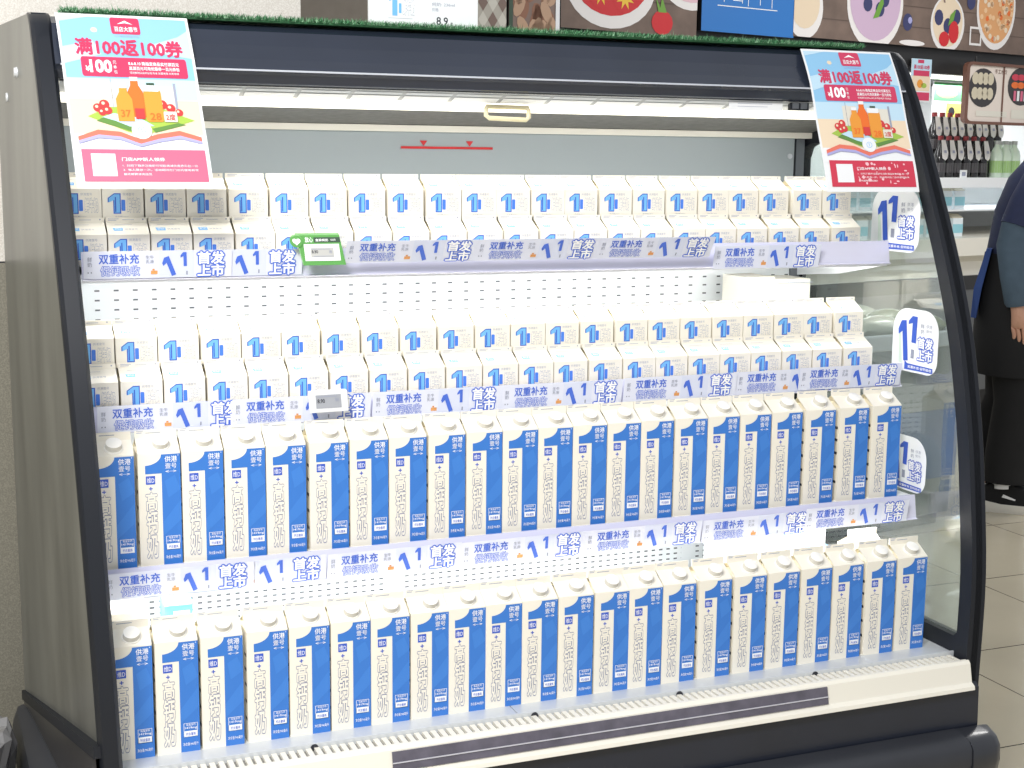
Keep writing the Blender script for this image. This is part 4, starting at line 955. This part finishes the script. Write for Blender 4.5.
rp_ = random.Random(8); protos = [pillow(q_).build('salad_bag', smooth=True) for q_ in PG]; kk = 0
for i in range(4):
    for j in range(3):
        o = protos[kk] if kk < 3 else copy_tree(protos[rp_.randrange(3)]); kk += 1
        lx, ly = -.33+i*.22, -.18+j*.17
        w_ = Matrix.Rotation(R(10), 4, 'Z') @ Vector((lx, ly, 0)); o.location = (2.95+w_.x, 2.35+w_.y, .742); o.rotation_euler = (0, 0, R(10)+rp_.uniform(-.15, .15))
        tag(o, 'bag of green salad lying in the low grey produce bin', 'salad bag', 'salad bags in the produce bin')

# ------------------------------------------------------------------ person
pe = empty('person', (3.870, 2.322, 0), R(-39), label='person in navy top and black apron standing by the far shelf', cat='person')
SKIN = mat('skin', (206, 158, 134), .5)
def skin_body():
    nodes = {}; V_ = []; E_ = []; Rr = []
    def nd(n_, p_, r_, par=None):
        nodes[n_] = len(V_); V_.append(p_); Rr.append(r_ if isinstance(r_, tuple) else (r_, r_))
        if par: E_.append((nodes[par], nodes[n_]))
    nd('pelvis', (0, 0, .90), (.13, .10)); nd('waist', (.02, 0, 1.06), (.115, .09), 'pelvis'); nd('chest', (.05, 0, 1.26), (.13, .10), 'waist'); nd('neckb', (.12, 0, 1.42), (.07, .07), 'chest')
    nd('neck', (.17, 0, 1.49), .05, 'neckb'); nd('jaw', (.215, 0, 1.545), (.065, .07), 'neck'); nd('head', (.225, 0, 1.62), (.082, .095), 'jaw'); nd('crown', (.22, 0, 1.69), (.06, .065), 'head')
    for s, n_ in ((-1, 'r'), (1, 'l')):
        nd('hip'+n_, (0, s*.09, .84), .085, 'pelvis'); kx, ax = (.03, -.02) if s < 0 else (0, -.10)
        nd('knee'+n_, (kx, s*.10, .47), .055, 'hip'+n_); nd('ank'+n_, (ax, s*.105, .10), .037, 'knee'+n_); nd('heel'+n_, (ax+.01, s*.105, .05), .036, 'ank'+n_); nd('toe'+n_, (ax+.15, s*.115, .04), .03, 'heel'+n_)
        q_ = -.075 if s < 0 else 0
        nd('sh'+n_, (.09+q_*.5, s*.165, 1.36), .055, 'chest'); nd('el'+n_, (.03+q_, s*.215, 1.10), .043, 'sh'+n_); nd('wr'+n_, (.06+q_, s*.225, .865), .027, 'el'+n_); nd('palm'+n_, (.075+q_, s*.22, .80), (.026, .035), 'wr'+n_)
        for k_, (dx, l_) in enumerate(((-.028, .062), (-.010, .074), (.010, .078), (.028, .07))):
            nd('f%d%s' % (k_, n_), (.080+dx+q_, s*.215, .775), .0095, 'palm'+n_); nd('g%d%s' % (k_, n_), (.088+dx+q_, s*.208, .775-l_*.55), .0088, 'f%d%s' % (k_, n_)); nd('h%d%s' % (k_, n_), (.086+dx+q_, s*.192, .775-l_), .0075, 'g%d%s' % (k_, n_))
        nd('t0'+n_, (.108+q_, s*.205, .815), .011, 'palm'+n_); nd('t1'+n_, (.128+q_, s*.195, .785), .0095, 't0'+n_)
    me = bpy.data.meshes.new('body'); me.from_pydata(V_, E_, [])
    o = bpy.data.objects.new('body', me); COL.objects.link(o); o.parent = pe
    md = o.modifiers.new('skin', 'SKIN'); 
    for i, r_ in enumerate(Rr): me.skin_vertices[0].data[i].radius = r_
    me.skin_vertices[0].data[0].use_root = True
    o.modifiers.new('sub', 'SUBSURF').levels = 2; o.modifiers['sub'].render_levels = 2
    me.materials.append(SKIN); return o
skin_body()
def ell(c, rx, ry, n=20, tilt=0.):
    return [(c[0]+rx*math.cos(2*math.pi*i/n), c[1]+ry*math.sin(2*math.pi*i/n), c[2]+tilt*rx*math.cos(2*math.pi*i/n)) for i in range(n)]
NAVY = mat('cloth_navy', (34, 42, 74), .8, noise=.1, nscale=30); TEAL = mat('cloth_blue_grey', (74, 92, 108), .8, noise=.08, nscale=30); BLK = mat('cloth_black', (20, 20, 22), .85); BLK2 = mat('trouser_black', (26, 26, 28), .85, noise=.1, nscale=20); JEAN = mat('cloth_blue', (44, 70, 128), .8)
m_ = MB(); m_.loft([ell((-.01, 0, .98), .135, .18), ell((.0, 0, 1.08), .135, .175), ell((.03, 0, 1.22), .145, .185, tilt=-.1), ell((.065, 0, 1.33), .135, .19, tilt=-.25), ell((.10, 0, 1.40), .11, .16, tilt=-.35), ell((.13, 0, 1.45), .075, .09, tilt=-.35)], NAVY); m_.build('navy_top', pe, world=False, smooth=True)
for s in (-1, 1):
    m_ = MB(); q_ = -.075 if s < 0 else 0; m_.tube([(.095+q_*.3, s*.15, 1.385), (.09+q_*.5, s*.175, 1.36), (.065+q_*.8, s*.20, 1.26), (.05+q_, s*.215, 1.17)], [.065, .075, .075, .074], NAVY, 16); m_.build('short_sleeve', pe, world=False, smooth=True)
    m_ = MB(); m_.tube([(.05+q_, s*.212, 1.21), (.03+q_, s*.216, 1.10), (.045+q_, s*.222, .98), (.06+q_, s*.226, .875), (.062+q_, s*.226, .862)], [.062, .062, .056, .048, .04], TEAL, 16); m_.build('long_sleeve', pe, world=False, smooth=True)
m_ = MB(); m_.loft([ell((-.005, 0, 1.06), .138, .178), ell((-.01, 0, .92), .155, .20), ell((-.01, 0, .75), .16, .21), ell((-.005, 0, .57), .165, .215)], BLK); m_.build('black_apron', pe, world=False, smooth=True)
m_ = MB(); m_.loft([[( -.14, -.14, 1.08), (-.12, -.15, 1.08), (-.11, -.06, 1.08), (-.135, -.06, 1.08)], [(-.18, -.15, .92), (-.15, -.16, .92), (-.145, -.06, .92), (-.175, -.06, .92)], [(-.185, -.13, .80), (-.165, -.15, .80), (-.16, -.08, .80), (-.18, -.08, .80)]], JEAN); m_.build('apron_tie', pe, world=False)
for s, (kx, ax) in ((-1, (.03, -.02)), (1, (0, -.10))):
    m_ = MB(); m_.loft([ell((0, s*.075, .86), .12, .105), ell((kx*.5, s*.085, .65), .115, .10), ell((kx, s*.095, .46), .105, .09), ell((ax+.02, s*.10, .25), .095, .085), ell((ax+.01, s*.105, .125), .085, .075)], BLK2); m_.build('trouser_leg', pe, world=False, smooth=True)
    sx = ax; y = s*.108
    m_ = MB(); out = lambda z, g_: [(sx+a_*1.0, y+b2*g_, z) for a_, b2 in ((-.085, -.02), (-.07, -.034), (0, -.036), (.09, -.045), (.15, -.042), (.19, -.02), (.19, .02), (.15, .042), (.09, .042), (0, .034), (-.07, .032), (-.085, .02))]
    m_.loft([out(.035, 1), [(p_[0]*1.0, p_[1], .075+.012*(p_[0] < sx)) for p_ in out(0, .9)], [(sx+(p_[0]-sx)*.42-.02, y+(p_[1]-y)*.8, .115) for p_ in out(0, .9)]], BLK)
    sh_ = m_.build('shoe', pe, world=False, smooth=True)
    m_ = MB(); m_.loft([out(.0, 1.02), out(.02, 1.12), [(p_[0], p_[1], p_[2]+(.012 if p_[0] < sx else 0)) for p_ in out(.036, 1.06)]], mat('sole_white', (232, 228, 218), .5)); m_.build('sole', sh_, world=False, smooth=True)
    m_ = MB(); m_.quad([(sx+.0, y+s*0-.0335, .065), (sx+.05, y-.039, .055), (sx+.055, y-.039, .06), (sx+.005, y-.0335, .078)], PRW); m_.build('stripe', sh_, world=False)
    m_ = MB(); m_.cyl((ax, y, .10), (ax-.002, y, .15), .042, PRW, .04, 14); m_.build('sock', pe, world=False, smooth=True)
m_ = MB(); m_.ball((.215, 0, 1.645), (.108, .09, .10), mat('hair_black', (26, 22, 22), .5), 18, 10); m_.ball((.15, 0, 1.59), (.055, .075, .09), mat('hair_black', (0, 0, 0)), 14, 8); m_.build('hair', pe, world=False, smooth=True)
m_ = MB()
for s in (-1, 1): m_.ball((.305, s*.032, 1.615), (.008, .013, .007), DARKINK, 10, 6)
m_.build('eyes', pe, world=False, smooth=True)
m_ = MB(); m_.ball((.315, 0, 1.59), (.02, .014, .026), SKIN, 10, 6); m_.build('nose', pe, world=False, smooth=True)
m_ = MB(); m_.ball((.295, 0, 1.548), (.012, .024, .007), mat('lips', (176, 100, 96), .5), 10, 6); m_.build('mouth', pe, world=False, smooth=True)
m_ = MB()
for s in (-1, 1): m_.ball((.215, s*.088, 1.605), (.018, .012, .03), SKIN, 10, 6)
m_.build('ears', pe, world=False, smooth=True)

# ------------------------------------------------------------------ light
W = bpy.data.worlds.new('store'); SC.world = W; W.use_nodes = True
W.node_tree.nodes['Background'].inputs[0].default_value = (.93, .96, 1, 1); W.node_tree.nodes['Background'].inputs[1].default_value = .5
def area(name, loc, rot, sx, sy, power, col=(1, .98, .95)):
    l = bpy.data.lights.new(name, 'AREA'); l.shape = 'RECTANGLE'; l.size = sx; l.size_y = sy; l.energy = power; l.color = col
    o = bpy.data.objects.new(name, l); COL.objects.link(o); o.location = loc; o.rotation_euler = rot; return o
area('ceiling_panel_light', (-1.0, -2.0, 2.95), (R(42), 0, R(-22)), 1.2, .6, 110)
area('ceiling_panel_light', (2.0, -2.0, 3.2), (R(30), 0, 0), 1.2, .6, 3)
area('ceiling_panel_light', (4.6, 2.2, 3.1), (0, 0, 0), 1.5, .6, 44)
area('canopy_tube', (.82, .315, 1.07+Z0), (R(14), 0, 0), 1.62, .03, 1.9, (1, .99, .96))
area('shelf_tube', (.82, .255, .770+Z0), (R(32), 0, 0), 1.6, .015, 2.3, (1, .99, .97))
area('shelf_tube', (.82, .195, .520+Z0), (R(14), 0, 0), 1.6, .015, 1.8, (1, .99, .97))
area('shelf_tube', (.82, .12, .265+Z0), (R(14), 0, 0), 1.6, .015, 5.5, (1, .99, .97))
OBL = False
fl = far(.6, -.05, 1.88); area('far_tube', fl, (0, 0, RZ), 4.0, .1, 20, (1, 1, 1))
fl = far(.6, -.1, 1.28); area('far_shelf_tube', fl, (0, 0, RZ), 4.0, .06, 8, (.95, 1, 1))

for o in bpy.data.objects:
    if '_org' in o: del o['_org']
vs_ = SC.view_settings; vs_.view_transform = 'Standard'; vs_.look = 'None'; vs_.exposure = .2; vs_.gamma = 1; vs_.use_curve_mapping = False
SC.display_settings.display_device = 'sRGB'
